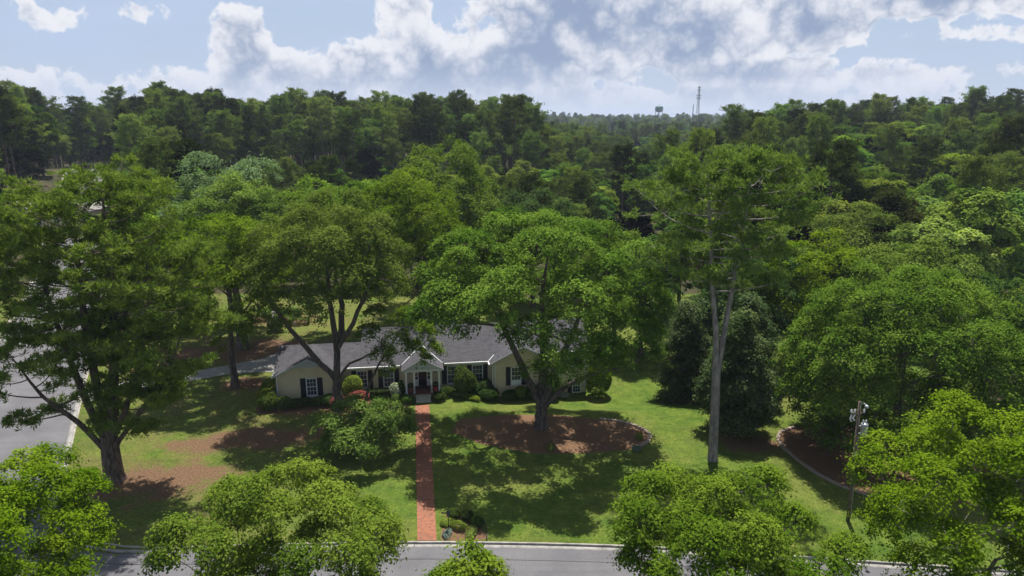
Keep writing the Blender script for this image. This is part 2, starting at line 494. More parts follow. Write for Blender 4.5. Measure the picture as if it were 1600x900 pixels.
def gen_broadleaf(name, seed, H, Rad, zb, nl, leaves, leaf, mat, bark='bark', tr=.4, fork=None, lobes=None, stems=None, twig=True,
                  flat=.72, lobe_r=(.26, .40), clump=.55, squash=.85, shape='round', up=.5, spread=.60, k_side=7, fill=.25, low_p=.32, rr=(.55, .80)):
    rng = np.random.default_rng(seed)
    cz = (H + zb) / 2; hz = (H - zb) / 2
    if lobes is None:
        L = []
        for i in range(nl):
            best = None
            for _ in range(14):
                d = nrm(rng.normal(size=3)); d[2] = abs(d[2]) * 1.0 if rng.random() > low_p else -abs(d[2])
                rr_ = rng.uniform(*rr) if rng.random() > fill else rng.uniform(.1, .5)
                q = d * rr_
                if shape == 'cone': q[:2] *= np.clip(1.12 - (q[2] * .5 + .5), .12, 1)
                if shape == 'vase': q[:2] *= .65 + .35 * (q[2] + .8)
                sc = min((np.linalg.norm(q - o) for o in L), default=1)
                if best is None or sc > best[0]: best = (sc, q)
            L.append(best[1])
        L = np.array(L)
        lr = rng.uniform(*lobe_r, nl) * Rad
        if shape == 'cone': lr *= np.clip(1.15 - (L[:, 2] * .5 + .5) * .8, .35, 1)
        C = L * np.array([Rad, Rad, hz]); C[:, 2] += cz
    else:
        C = np.array([l[:3] for l in lobes], float); lr = np.array([l[3] for l in lobes], float)
    # wood
    W = Wood()
    fork = fork if fork is not None else zb + .25 * (H - zb)
    if stems is None:
        P = trunk_line(rng, fork + .35 * (H - fork), (rng.normal() * .4, rng.normal() * .4))
        r = np.interp(P[:, 2], [-.3, .25, fork, P[-1, 2]], [tr * 1.55, tr, tr * .78, tr * .35])
        W.add(P, r, 9)
    else:
        for (pts, rad) in stems:
            pts = np.array(pts, float)
            t = np.linspace(0, len(pts) - 1, (len(pts) - 1) * 3 + 1)
            P = np.stack([np.interp(t, np.arange(len(pts)), pts[:, i]) for i in range(3)], 1)
            P[1:-1] = (P[:-2] + P[1:-1] * 2 + P[2:]) / 4
            P[1:-1] += rng.normal(size=(len(P) - 2, 3)) * .05
            W.add(P, np.interp(t, np.arange(len(rad)), rad), 9)
    order = np.argsort(np.linalg.norm((C - np.array([0, 0, fork])) * [1, 1, .8], axis=1))
    for i in order:
        c = C[i]; NP = np.array(W.np_); NR = np.array(W.nr)
        d = np.linalg.norm(NP - c, axis=1)
        cost = d + np.maximum(0, NP[:, 2] - (c[2] - .25 * d)) * 1.2 + np.where(NP[:, 2] < fork * .8, 50, 0) - NR * 3
        j = int(np.argmin(cost)); a = NP[j]; dist = d[j]
        mid = (a + c) / 2 + np.array([0, 0, .12 * dist]) + rng.normal(size=3) * .06 * dist
        P = bez(a, mid, c, 6)
        r0 = min(NR[j] * .72, .03 + .028 * dist + .012 * lr[i]); W.add(P, np.linspace(r0, max(.025, r0 * .35), 6), 6)
    # leaf clumps on the lobes
    w = lr ** 2; nclump = np.maximum(5, (w / w.sum() * leaves / 80)).astype(int)
    PP = []; NN = []; TT = []
    cen = np.array([0, 0, cz - hz * .4])
    per = max(8, int(leaves / nclump.sum()))
    for i in range(len(C)):
        n = nclump[i]
        d = nrm(rng.normal(size=(n * 3, 3)))
        out = nrm(C[i] - cen)
        sc = d @ out * .5 + d[:, 2] * .55 + rng.uniform(-.55, .55, n * 3)
        d = d[np.argsort(-sc)[:n]]
        cc = C[i] + d * lr[i] * rng.uniform(.66, 1.14, (n, 1)) * np.array([1, 1, squash])
        if twig and lr[i] > .5:
            for q in range(0, n, 4):
                P = bez(C[i], (C[i] + cc[q]) / 2 + [0, 0, .1], cc[q], 4); W.add(P, np.linspace(.045, .015, 4) * (.5 + .5 * min(1, lr[i] / 3)), 4, False)
        rc = clump * rng.uniform(.7, 1.35, (n, 1, 1)) 
        off = rng.normal(size=(n, per, 3)) * np.array([1, 1, .55]) * rc * spread
        tilt = d[:, None, :] * np.array([1, 1, .3])
        off[..., 2] -= (off[..., 0] * tilt[..., 0] + off[..., 1] * tilt[..., 1]) * .55      # the spray droops outwards
        PP.append((cc[:, None, :] + off).reshape(-1, 3))
        N = nrm(d[:, None, :] * .42 + np.array([0, 0, up + .35]) + rng.normal(size=(n, per, 3)) * .40 + off / (rc * 1.7))
        NN.append(N.reshape(-1, 3))
        tt = np.clip(rng.normal(.5, .17, (n, 1)) + rng.normal(0, .20) + rng.normal(0, .20, (n, per)), 0, 1)
        TT.append(tt.ravel())
    P = np.concatenate(PP); N = np.concatenate(NN); t = np.concatenate(TT)
    V, F = leaf_quads(P, N, leaf * rng.uniform(.65, 1.35, len(P)), rng)
    crown = mesh_np(name + '_crown', V, quads=F, mat=mat, tint=np.repeat(t, 4))
    return W.mesh(name + '_trunk', bark), crown

def gen_pine(name, seed, H, zb, Rad, nbr, needle=.42, width=.05, per_puff=13, nneed=11, mat='needle', bark='bark_pine', tr=.33, stems=None,
             puffs=(4, 7), puff_r=.75, topround=.8, low=.3, droop=.1, peak=.35, rise_t=.40):
    rng = np.random.default_rng(seed)
    W = Wood()
    if stems is None:
        P = trunk_line(rng, H - .5, (rng.normal() * .6, rng.normal() * .6), .18, 10)
        lines = [(P, np.interp(P[:, 2], [-.3, .3, zb, H], [tr * 1.4, tr, tr * .72, .04]), zb, H, Rad, nbr)]
    else:
        lines = []
        for s in stems:
            pts = np.array(s['pts'], float)
            t = np.linspace(0, len(pts) - 1, (len(pts) - 1) * 3 + 1)
            P = np.stack([np.interp(t, np.arange(len(pts)), pts[:, i]) for i in range(3)], 1)
            P[1:-1] = (P[:-2] + P[1:-1] * 2 + P[2:]) / 4
            lines.append((P, np.interp(t, np.arange(len(s['r'])), s['r']), s.get('zb', zb), s.get('top', pts[-1, 2] + .4), s.get('R', Rad), s.get('n', nbr)))
    C = []; D = []
    for (P, r, b0, h1, RR, nb) in lines:
        W.add(P, r, 9)
        if nb == 0: continue
        for i in range(nb):
            t = (i + rng.random()) / nb; t = t ** .85
            z = b0 + (h1 - .6 - b0) * t
            a = np.array([np.interp(z, P[:, 2], P[:, k]) for k in range(3)]); a[2] = z
            x = (t - peak) / (1 - peak) if t > peak else (peak - t) / peak * (1 - low)
            L = RR * math.sqrt(max(.02, 1 - min(1, abs(x)) ** 2 * (topround if t > peak else 1))) * rng.uniform(.6, 1.08)
            az = i * 2.4 + rng.normal() * .5
            rise = L * (rng.uniform(.05, .30) + rise_t * t)
            e = a + np.array([math.cos(az) * L, math.sin(az) * L, rise])
            m = a + np.array([math.cos(az) * L * .55, math.sin(az) * L * .55, rise * (.15 - droop)])
            Q = bez(a, m, e, 7); rr = np.interp(z, P[:, 2], r)
            r0 = min(rr * .55, .02 + .014 * L)
            W.add(Q, np.linspace(r0, .02, 7), 5, False)
            side = np.array([-math.sin(az), math.cos(az), 0.])
            k = rng.integers(*puffs)
            for q in range(k):
                f = 1.0 if q == 0 else rng.uniform(.42, 1.0)
                p = Q[0] * 0 + np.array([np.interp(f, np.linspace(0, 1, 7), Q[:, d]) for d in range(3)])
                o = side * rng.normal() * L * .26 * (1.25 - .5 * f) + np.array([0, 0, rng.uniform(.05, .5)])
                c = p + o
                if q: W.add(bez(p, p + o * .5 + [0, 0, -.05], c, 4), np.linspace(.035, .012, 4), 4, False)
                C.append(c); D.append(np.array([math.cos(az), math.sin(az), .0]) * .4)
    C = np.array(C); D = np.array(D); n = len(C)
    rad = puff_r * rng.uniform(.65, 1.3, (n, 1, 1))
    tc = C[:, None, :] + rng.normal(size=(n, per_puff, 3)) * np.array([1, 1, .48]) * rad * .62
    tint0 = np.clip(rng.normal(.5, .17, (n, 1)) + rng.normal(0, .13, (n, per_puff)), 0, 1).ravel()
    base = tc.reshape(-1, 3); dd = np.repeat(D, per_puff, 0)
    m = len(base)
    nd = nrm(rng.normal(size=(m, nneed, 3)) + np.array([0, 0, .75]) + dd[:, None, :])
    ln = needle * rng.uniform(.7, 1.25, (m, nneed, 1))
    b = base[:, None, :] + nd * ln * .05
    tip = base[:, None, :] + nd * ln
    sd = nrm(np.cross(nd, rng.normal(size=(m, nneed, 3)))) * width
    mid = (b + tip) / 2
    V = np.stack([b, mid + sd * .5, tip, mid - sd * .5], 2).reshape(-1, 3)
    tint = np.repeat(np.repeat(tint0, nneed) + rng.normal(0, .1, m * nneed), 4)
    crown = mesh_np(name + '_crown', V, quads=np.arange(len(V)).reshape(-1, 4), mat=mat, tint=np.clip(tint, 0, 1))
    return W.mesh(name + '_trunk', bark), crown

def place_tree(name, meshes, loc, rz, sc, label, cat='tree', group=None):
    e = empty(name, loc, rz)
    e.scale = (sc, sc, sc) if not isinstance(sc, tuple) else sc
    link('trunk', meshes[0], e); link('crown', meshes[1], e)
    return tag(e, label, cat, group)

def gen_shrub(name, seed, rx, ry, h, n, leaf, mat, box=False, rough=.10, skirt=.05):
    """a clipped or loose bush: leaves through an uneven shell, short stems inside"""
    rng = np.random.default_rng(seed)
    if box:
        u = rng.uniform(-1, 1, (n, 3)); ax = rng.choice(3, n, p=[.3, .3, .4]); sg = np.where(rng.random(n) < .5, -1, 1)
        sg = np.where(ax == 2, 1, sg)
        u[np.arange(n), ax] = sg * rng.uniform(.86, 1.03, n)
        N = np.zeros((n, 3)); N[np.arange(n), ax] = sg
        P = u * np.array([rx, ry, h / 2]); P[:, 2] += h / 2
        P += rng.normal(size=(n, 3)) * .035
    else:
        d = nrm(rng.normal(size=(n, 3))); d[:, 2] = np.where(d[:, 2] < -.75, -d[:, 2], d[:, 2])
        lump = np.zeros(n)
        for _ in range(16):
            ax = nrm(rng.normal(size=3)); lump += rng.uniform(.4, 1) * np.exp(-((1 - d @ ax) / .10))
        rr = (1 + rough * (lump - .5)) * (1 - np.abs(rng.normal(0, .11, n)))
        P = d * rr[:, None] * np.array([rx, ry, h / 2]); P[:, 2] += h / 2 + skirt
        N = d
    P[:, 2] = np.maximum(P[:, 2], .02)
    N = nrm(N * .7 + np.array([0, 0, .45]) + rng.normal(size=(n, 3)) * .5)
    t = np.clip(rng.normal(.5, .25, n), 0, 1)
    V, F = leaf_quads(P, N, leaf * rng.uniform(.6, 1.4, n), rng, .7)
    k = len(V)
    # stems
    WV = [V]; WF = [F]; WT = [np.repeat(t, 4)]
    for i in range(5):
        a = rng.uniform(0, 6.28); P2 = bez(np.array([0, 0, -.05]), np.array([math.cos(a) * rx * .2, math.sin(a) * ry * .2, h * .35]), np.array([math.cos(a) * rx * .55, math.sin(a) * ry * .55, h * .75]), 4)
        v2, f2 = tube_np(P2, np.linspace(.03, .012, 4), 4); WV.append(v2); WF.append(f2 + k); k += len(v2); WT.append(np.zeros(len(v2)))
    return mesh_np(name, np.concatenate(WV), quads=np.concatenate(WF), mat=mat, tint=np.concatenate(WT))

# ------------------------------------------------------------------ the lie of the land
HA = R(8.2); HC, HS = math.cos(HA), math.sin(HA); HO = np.array([-10.1, 72.8])
def hw(u, v):
    """house coordinates (u along the front, v to the back) to the ground plan"""
    return (HO[0] + u * HC - v * HS, HO[1] + u * HS + v * HC)
def sst(x, a, b):
    t = np.clip((x - a) / (b - a), 0, 1); return t * t * (3 - 2 * t)

KERB = [(-146, 262), (-125, 219), (-104, 178), (-70.3, 114.3), (-52.3, 79.6), (-45.9, 67.2), (-41.4, 58.7), (-37.6, 51.4), (-36.0, 48.2), (-34.6, 46.2), (-32.9, 44.6), (-30.6, 43.6), (-28, 43.25),
        (-25.8, 43.3), (-18, 43.75), (-11.8, 44), (-6.9, 44.1), (-2, 44.05), (7.4, 43.7), (14, 43.1), (24.9, 41.8), (32.5, 41.0), (46, 39.4), (70, 36.2), (100, 32)]
LEFTK = [(-163, 262), (-142, 219), (-119, 178), (-103, 147.7), (-87.4, 119.8), (-80.2, 106.2), (-74, 94.3), (-66, 79.8), (-58, 65.2), (-52, 54), (-48.5, 48.6), (-51, 44.6), (-56, 43), (-75, 42), (-110, 40)]
SOUTHK = [(110, 21.6), (70, 27), (32, 31.8), (7, 34.6), (-12, 35), (-30, 34.6), (-60, 33.4), (-110, 31.2)]

def seg_dist(X, Y, poly):
    d = np.full(X.shape, 1e9)
    for (x0, y0), (x1, y1) in zip(poly[:-1], poly[1:]):
        dx, dy = x1 - x0, y1 - y0; t = np.clip(((X - x0) * dx + (Y - y0) * dy) / (dx * dx + dy * dy), 0, 1)
        d = np.minimum(d, np.hypot(X - x0 - t * dx, Y - y0 - t * dy))
    return d
def inside(X, Y, poly):
    c = np.zeros(X.shape, bool); n = len(poly)
    for i in range(n):
        x0, y0 = poly[i]; x1, y1 = poly[(i + 1) % n]
        cond = (y0 > Y) != (y1 > Y)
        c ^= cond & (X < (x1 - x0) * (Y - y0) / ((y1 - y0) if y1 != y0 else 1e-9) + x0)
    return c
ROADPOLY = KERB + SOUTHK + LEFTK[::-1]

def land(X, Y):
    """height of the natural ground"""
    X = np.asarray(X, float); Y = np.asarray(Y, float)
    az = np.degrees(np.arctan2(X, np.maximum(Y, 1)))
    z = np.zeros(np.broadcast(X, Y).shape)
    # the plot falls away past the right half of the house
    dx, dy = X - HO[0], Y - HO[1]
    u = dx * HC + dy * HS; v = -dx * HS + dy * HC
    z = z - (0.8 * sst(u, 4, 9) + .6 * sst(u, 13.0, 16.5)) * sst(v, -9.5, -3.5) * (1 - sst(v, 22, 60)) * (1 - sst(u, 30, 50))
    gap = np.exp(-((az - 9.5) / 7.0) ** 2)
    z = z + sst(Y, 115, 290) * (7.5 - 7.5 * gap)
    z = z + 10 * sst(-X, 75, 150) * sst(Y, 70, 130) * (1 - sst(Y, 190, 330))
    z = z + sst(Y, 120, 300) * 4.5 * sst(az, 17, 33)
    z = z + sst(Y, 300, 520) * (-4 + 3.5 * gap) 
    z = z + sst(Y, 650, 1400) * 13
    return z

def ground_z(X, Y):
    z = land(X, Y)
    near = (np.abs(X) < 175) & (Y < 270)
    if np.any(near):
        Xn, Yn = X[near], Y[near]
        ins = inside(Xn, Yn, ROADPOLY)
        dd = seg_dist(Xn, Yn, KERB + SOUTHK[:0]); dd = np.minimum(dd, seg_dist(Xn, Yn, LEFTK)); dd = np.minimum(dd, seg_dist(Xn, Yn, SOUTHK))
        zz = z[near]; zz[ins] -= .30 * np.clip(dd[ins] / .35, .55, 1); z[near] = zz
    return z

def hz(x, y): return float(land(np.array([x]), np.array([y]))[0])

def build_ground():
    xs = np.concatenate([[-9000, -6000, -4000, -2600, -1700, -1100, -750, -520, -380, -290, -230, -190, -160], np.arange(-140, -62, 2.0), np.arange(-62, 62, .5), np.arange(62, 141, 2.0),
                         [160, 190, 230, 290, 380, 520, 750, 1100, 1700, 2600, 4000, 6000, 9000]])
    ys = np.concatenate([[-3000, -1200, -400, -120, -40, -10, 8, 16, 22, 28], np.arange(30, 110, .5), np.arange(110, 300, 4.0), np.arange(300, 700, 20), np.arange(700, 1500, 60),
                         [1500, 1700, 2100, 2800, 4000, 6000, 9500]])
    X, Y = np.meshgrid(xs, ys); Z = ground_z(X, Y)
    nx, ny = len(xs), len(ys)
    V = np.stack([X, Y, Z], -1).reshape(-1, 3)
    i = np.arange(ny - 1)[:, None] * nx; j = np.arange(nx - 1)[None, :]
    F = np.stack([i + j, i + j + 1, i + nx + j + 1, i + nx + j], -1).reshape(-1, 4)
    me = mesh_np('ground', V, quads=F, mat='lawn', smooth=True)
    Xf, Yf = X.ravel(), Y.ravel()
    def ell(cx, cy, rx, ry, rot=0):
        c, s = math.cos(rot), math.sin(rot); dx, dy = Xf - cx, Yf - cy
        return np.clip(1.25 - np.hypot((dx * c + dy * s) / rx, (-dx * s + dy * c) / ry) * .75, 0, 1)
    straw = np.zeros(len(Xf))
    for e in [(-32.0, 52.6, 7.6, 3.4, .1), (-25, 60.6, 8.0, 2.4, .15), (-19, 62.3, 3.4, 1.8, 0), (-31, 74.6, 3.2, 2.0, .2), (-35, 86.5, 9, 5.5, .3), (-44, 84, 7, 5, .3),
              (-20, 67.0, 4, 1.6, .1), (22.5, 59.5, 3, 2, 0), (-36, 100.7, 6, 3.2, 0), (33, 73, 4, 2, .3), (-22, 82, 5, 2, .1), (30, 78, 2.5, 5, 0)]:
        straw = np.maximum(straw, ell(*e))
    mulch = np.zeros(len(Xf))
    for poly, soft in ((OAKBED, 1.2), (MAPLEBED, .5), (WALKBED, .3)):
        d = seg_dist(Xf, Yf, poly + poly[:1]); s = np.where(inside(Xf, Yf, poly), 1, -1)
        mulch = np.maximum(mulch, np.clip(.5 + s * d / soft, 0, 1))
    d1 = seg_dist(Xf, Yf, FRONTBED); mulch = np.maximum(mulch, np.clip(1.35 - d1 / 1.6, 0, 1))
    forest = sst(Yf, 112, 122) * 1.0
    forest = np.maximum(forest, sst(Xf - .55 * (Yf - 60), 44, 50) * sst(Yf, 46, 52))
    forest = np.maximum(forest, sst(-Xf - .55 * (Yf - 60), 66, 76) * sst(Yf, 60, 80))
    for nm, a in (('straw', straw), ('mulch', mulch), ('forest', forest)):
        at = me.attributes.new(nm, 'FLOAT', 'POINT'); at.data.foreach_set('value', a.astype(np.float32))
    tag(link('ground', me), 'green lawn and woodland floor with pine straw and mulch beds', kind='structure')

OAKBED = [(-5.5, 64.8), (-1, 66.5), (4, 66.2), (9.5, 64.8), (12.2, 63.6), (13.4, 61.9), (13.1, 60), (11.3, 58.4), (7, 57.6), (2, 57.5), (-3, 59.5), (-6, 62)]
MAPLEBED = [(28.5, 63.0), (26.5, 62.0), (25.5, 60.2), (25.7, 57.5), (26.3, 54.5), (27.6, 51.8), (29.6, 50.0), (34, 48.8), (40, 49.8), (44, 54), (42, 60), (36, 63.5)]
WALKBED = [(-5.3, 47.6), (-2.3, 47.0), (-1.9, 44.3), (-5.4, 44.4)]
FRONTBED = [hw(-16.6, 2), hw(-16.4, -3.0), hw(-9, -3.4), hw(-6, -2.5), hw(-2.6, -3.2)]
build_ground()

def strip(name, line, o0, o1, z0, z1, mat, thick=None, lift=None, parent=None):
    """a band beside a polyline (offsets to the right-hand side), with top heights z0, z1"""
    P = np.array(line, float)
    # resample
    Q = [P[0]]
    for a, b in zip(P[:-1], P[1:]):
        n = max(1, int(np.hypot(*(b - a)) / 2.0))
        for k in range(1, n + 1): Q.append(a + (b - a) * k / n)
    P = np.array(Q)
    for _ in range(3): P[1:-1] = (P[:-2] + 2 * P[1:-1] + P[2:]) / 4
    t = np.gradient(P, axis=0); t /= np.linalg.norm(t, axis=1, keepdims=True)
    nrml = np.stack([t[:, 1], -t[:, 0]], 1)
    A = P + nrml * o0; B = P + nrml * o1
    g = land(P[:, 0], P[:, 1])
    n = len(P)
    th = thick or .25
    V = np.concatenate([np.c_[A, g + z0], np.c_[B, g + z1], np.c_[A, g + z0 - th], np.c_[B, g + z1 - th]])
    i = np.arange(n - 1)
    F = np.concatenate([np.stack([i, i + 1, i + n + 1, i + n], 1)[:, ::-1], np.stack([i + n, i + n + 1, i + 3 * n + 1, i + 3 * n], 1)[:, ::-1], np.stack([i + 2 * n, i + 2 * n + 1, i + 1, i], 1)[:, ::-1]])
    return link(name, mesh_np(name, V, quads=F, mat=mat), parent), P, nrml

def build_roads():
    # asphalt: one sheet for both streets
    bm = bmesh.new()
    X = np.arange(-176, 120, 2.0); Yv = np.arange(20, 266, 2.0)
    def off(line, d):
        P = np.array(line, float); t = np.gradient(P, axis=0); t /= np.linalg.norm(t, axis=1, keepdims=True)
        return [(float(p[0] + q[1] * d), float(p[1] - q[0] * d)) for p, q in zip(P, t)]
    loop = off(KERB, .56) + off(SOUTHK, .56) + off(LEFTK[::-1], .56)
    vs = [bm.verts.new((x, y, 0)) for x, y in loop]
    f = bm.faces.new(vs); bmesh.ops.triangulate(bm, faces=[f])
    for k in range(5):
        es = [e for e in bm.edges if e.calc_length() > 6]
        if not es: break
        bmesh.ops.subdivide_edges(bm, edges=es, cuts=1)
        bmesh.ops.triangulate(bm, faces=bm.faces[:])
    for v in bm.verts: v.co.z = hz(v.co.x, v.co.y) - .115
    bmesh.ops.recalc_face_normals(bm, faces=bm.faces)
    me = bpy.data.meshes.new('road'); bm.to_mesh(me); bm.free(); me.materials.append(MATS['asphalt'])
    tag(link('road', me), 'grey asphalt of the front road and the side street', kind='structure')
    for nm, line in (('kerb', KERB), ('kerb', LEFTK[::-1]), ('kerb', SOUTHK)):
        o, P, N = strip(nm, line, 0, .14, .02, .02, 'kerb_concrete', .3); tag(o, 'pale concrete kerb along the street', kind='structure')
        o, P, N = strip('gutter', line, .142, .60, -.125, -.108, 'concrete', .2); tag(o, 'pale concrete gutter strip beside the kerb', kind='structure')
    # the dark seam where the gutter meets the lane
    o, _, _ = strip('seam', KERB[10:], 1.9, 1.96, -.111, -.111, 'iron_black', .003); o.name = 'road_seam'; tag(o, 'dark tar seam along the front road', kind='structure')
build_roads()

def poly_sheet(name, pts, lift, mat, sub=1.5, uvdir=None, thick=.06):
    bm = bmesh.new()
    vs = [bm.verts.new((x, y, 0)) for x, y in pts]
    f = bm.faces.new(vs); bmesh.ops.triangulate(bm, faces=[f])
    for k in range(5):
        es = [e for e in bm.edges if e.calc_length() > sub]
        if not es: break
        bmesh.ops.subdivide_edges(bm, edges=es, cuts=1); bmesh.ops.triangulate(bm, faces=bm.faces[:])
    for v in bm.verts: v.co.z = hz(v.co.x, v.co.y) + lift
    bmesh.ops.recalc_face_normals(bm, faces=bm.faces)
    if sum(f.normal.z for f in bm.faces) < 0: bmesh.ops.reverse_faces(bm, faces=bm.faces[:])
    if uvdir is not None:
        ul = bm.loops.layers.uv.new('UVMap'); c, s = uvdir
        for f in bm.faces:
            for l in f.loops: l[ul].uv = (l.vert.co.x * c + l.vert.co.y * s, -l.vert.co.x * s + l.vert.co.y * c)
    me = bpy.data.meshes.new(name); bm.to_mesh(me); bm.free(); me.materials.append(MATS[mat])
    return link(name, me)

tag(poly_sheet('driveway', [(-48.9, 73.6), (-46.6, 69.4), (-43.8, 71.2), (-41.2, 72.9), (-37.8, 75.6), (-34.5, 77.7), (-31, 78.4), (-27.2, 78.6), (-25.6, 79.2), (-26.0, 87), (-30.5, 86.6), (-32, 83.4), (-36.5, 80.2), (-41.6, 77.2), (-45.6, 75.4)], .025, 'concrete'),
    'pale concrete driveway curving from the side street behind the house', kind='structure')
tag(poly_sheet('brick_walk', [(-6.93, 44.12), (-5.52, 44.12), (-8.95, 68.6), (-10.42, 68.4)], .03, 'walk_brick', 1.2, (HC, HS)),
    'straight red brick front walk across the lawn', kind='structure')

# ------------------------------------------------------------------ the house
def add_window(house, uc, v, z0, z1, w, shutters=(1, 1), sw=.58, mull=(2, 4), label=None, box=False):
    fr = MB(); y0, y1 = v - .07, v + .02
    h = w / 2
    fr.box(uc - h - .10, uc - h, y0, y1, z0 - .08, z1 + .10); fr.box(uc + h, uc + h + .10, y0, y1, z0 - .08, z1 + .10)
    fr.box(uc - h, uc + h, y0, y1, z1, z1 + .10); fr.box(uc - h - .14, uc + h + .14, v - .13, y1, z0 - .16, z0 - .085)
    fr.box(uc - h, uc + h, y0, y1, z0 - .08, z0)
    zm = (z0 + z1) / 2
    fr.box(uc - h, uc + h, v - .05, v + .01, zm - .035, zm + .035)
    for i in range(1, mull[0] + 1):
        x = uc - h + w * i / (mull[0] + 1); fr.box(x - .014, x + .014, v - .035, v + .008, z0, z1)
    for i in range(1, mull[1]):
        if i * 2 == mull[1]: continue
        z = z0 + (z1 - z0) * i / mull[1]; fr.box(uc - h, uc + h, v - .034, v + .008, z - .014, z + .014)
    f = fr.build('window', 'white_trim', house)
    for a, b in ((z0, zm - .035), (zm + .035, z1)):
        MB().box(uc - h, uc + h, v - .018, v + .004, a, b).build('pane', 'window_glass', f)
    if box:
        MB().box(uc - h, uc + h, v - .20, v - .071, z0, z0 + .55).build('lower_panel', 'white_trim', f)
    for s, on in zip((-1, 1), shutters):
        if not on: continue
        a = uc + s * (h + .13); b = uc + s * (h + .13 + sw); a, b = min(a, b), max(a, b)
        m = MB(); m.box(a, b, v - .045, v - .004, z0 - .14, z1 + .10)
        for q0, q1 in ((z0 - .06, zm - .05), (zm + .03, z1 + .02)):
            k = 8
            for i in range(k):
                zz = q0 + (q1 - q0) * i / k
                m.box(a + .06, b - .06, v - .07, v - .046, zz, zz + (q1 - q0) / k * .62)
        m.build('shutter', 'shutter_navy', house)

def build_house():
    H = empty('ranch_house', (HO[0], HO[1], 0), HA)
    tag(H, 'long cream ranch house with grey shingle roof, navy shutters and white front porch', 'house')
    B = lambda: MB()
    # walls (butted, fronts at their own depth)
    B().box(-6.4, 7.9, 0, 10, -1.2, 3.16).build('wall', 'cream_wall', H)
    B().box(-15.55, -6.4, .02, 7.2, -.4, 3.14).build('wall', 'cream_wall', H)
    B().prism([(-15.6, -.4), (-9.0, -.4), (-9.0, 3.12), (-12.3, 4.72), (-15.6, 3.12)], -1.5, .018).build('wall', 'cream_wall', H)
    B().prism([(7.9, -1.4), (14.6, -1.4), (14.6, 3.22), (11.25, 4.90), (7.9, 3.22)], -1.2, 9.0).build('wall', 'cream_wall', H)
    B().prism([(14.602, -2.2), (19.1, -2.2), (19.1, 3.85), (14.602, 3.85)], 0.1, 9.2).build('wall', 'cream_wall', H)
    B().prism([(0, 0), (10.2, 0), (5.1, 2.6)], 0, .2)
    # gable ends of the high roof
    for u in (-6.45, 14.62):
        m = MB(); m.add([(u, -.1, 3.15), (u, 10.1, 3.15), (u, 5, 5.75), (u + .15, -.1, 3.15), (u + .15, 10.1, 3.15), (u + .15, 5, 5.75)],
                        [(0, 1, 2), (5, 4, 3), (0, 3, 4, 1), (1, 4, 5, 2), (2, 5, 3, 0)]); m.build('gable_wall', 'cream_wall', H)
    m = MB(); u = -15.58
    m.add([(u, .0, 3.13), (u, 7.2, 3.13), (u, 3.5, 4.66), (u + .15, .0, 3.13), (u + .15, 7.2, 3.13), (u + .15, 3.5, 4.66)], [(0, 1, 2), (5, 4, 3), (0, 3, 4, 1), (1, 4, 5, 2), (2, 5, 3, 0)]).build('gable_wall', 'cream_wall', H)
    m = MB()
    for u in (14.62, 18.95):
        m.add([(u, .1, 3.84), (u, 9.2, 3.84), (u, 4.6, 6.0), (u + .14, .1, 3.84), (u + .14, 9.2, 3.84), (u + .14, 4.6, 6.0)], [(0, 1, 2), (5, 4, 3), (0, 3, 4, 1), (1, 4, 5, 2), (2, 5, 3, 0)])
    m.build('gable_wall', 'cream_wall', H)
    # roofs
    def roof(u0, u1, ve, ze, vr, zr, vb, parent=H):
        m = MB(); zb = ze - (0 if abs((vb - vr) - (vr - ve)) < .3 else 0)
        m.slab((u0, ve, ze), (u1, ve, ze), (u1, vr, zr), (u0, vr, zr), .14)
        m.slab((u1, vb, zb), (u0, vb, zb), (u0, vr, zr), (u1, vr, zr), .14)
        o = m.build('roof', 'roof_shingle', parent)
        MB().slab((u0 - .02, vr - .16, zr - .06), (u1 + .02, vr - .16, zr - .06), (u1 + .02, vr, zr + .035), (u0 - .02, vr, zr + .035), .03).slab((u1 + .02, vr + .16, zr - .06), (u0 - .02, vr + .16, zr - .06), (u0 - .02, vr, zr + .036), (u1 + .02, vr, zr + .036), .03).build('ridge_cap', 'roof_shingle', o)
        return o
    roof(-6.9, 14.9, -.5, 3.30, 5.0, 6.10, 10.5)
    roof(-16.1, -6.3, -.5, 3.27, 3.5, 4.90, 7.6)
    roof(14.4, 19.5, -.35, 3.98, 4.6, 6.42, 9.6)
    def groof(u0, u1, ze, up_, zp, vf, vb):
        m = MB()
        m.slab((u0, vb, ze), (u0, vf, ze), (up_, vf, zp), (up_, vb, zp), .13)
        m.slab((u1, vf, ze), (u1, vb, ze), (up_, vb, zp), (up_, vf, zp), .13)
        o = m.build('roof', 'roof_shingle', H)
        # rake boards and gutters
        r = MB()
        for (ua, ub) in ((u0, up_), (u1, up_)):
            s = .20
            r.add([(ua, vf - .03, ze - .16), (ua, vf - .03, ze - .01), (ub, vf - .03, zp - .01), (ub, vf - .03, zp - s),
                   (ua, vf + .03, ze - .16), (ua, vf + .03, ze - .01), (ub, vf + .03, zp - .01), (ub, vf + .03, zp - s)],
                  [(0, 1, 2, 3), (7, 6, 5, 4), (0, 4, 5, 1), (1, 5, 6, 2), (2, 6, 7, 3), (3, 7, 4, 0)])
        r.build('rake_board', 'gable_white', o)
        return o
    groof(-16.0, -8.6, 3.22, -12.3, 5.04, -1.95, 3.3)
    groof(7.45, 15.05, 3.30, 11.25, 5.22, -1.65, 4.4)
    groof(-2.35, 2.25, 3.36, -.05, 4.66, -2.6, 2.2)
    # white gable faces
    MB().prism([(-13.9, 3.96), (-10.7, 3.96), (-12.3, 4.76)], -1.56, -1.503).build('gable_board', 'gable_white', H)
    MB().prism([(-2.1, 3.36), (2.0, 3.36), (-.05, 4.52)], -2.5, -2.42).build('pediment', 'gable_white', H)
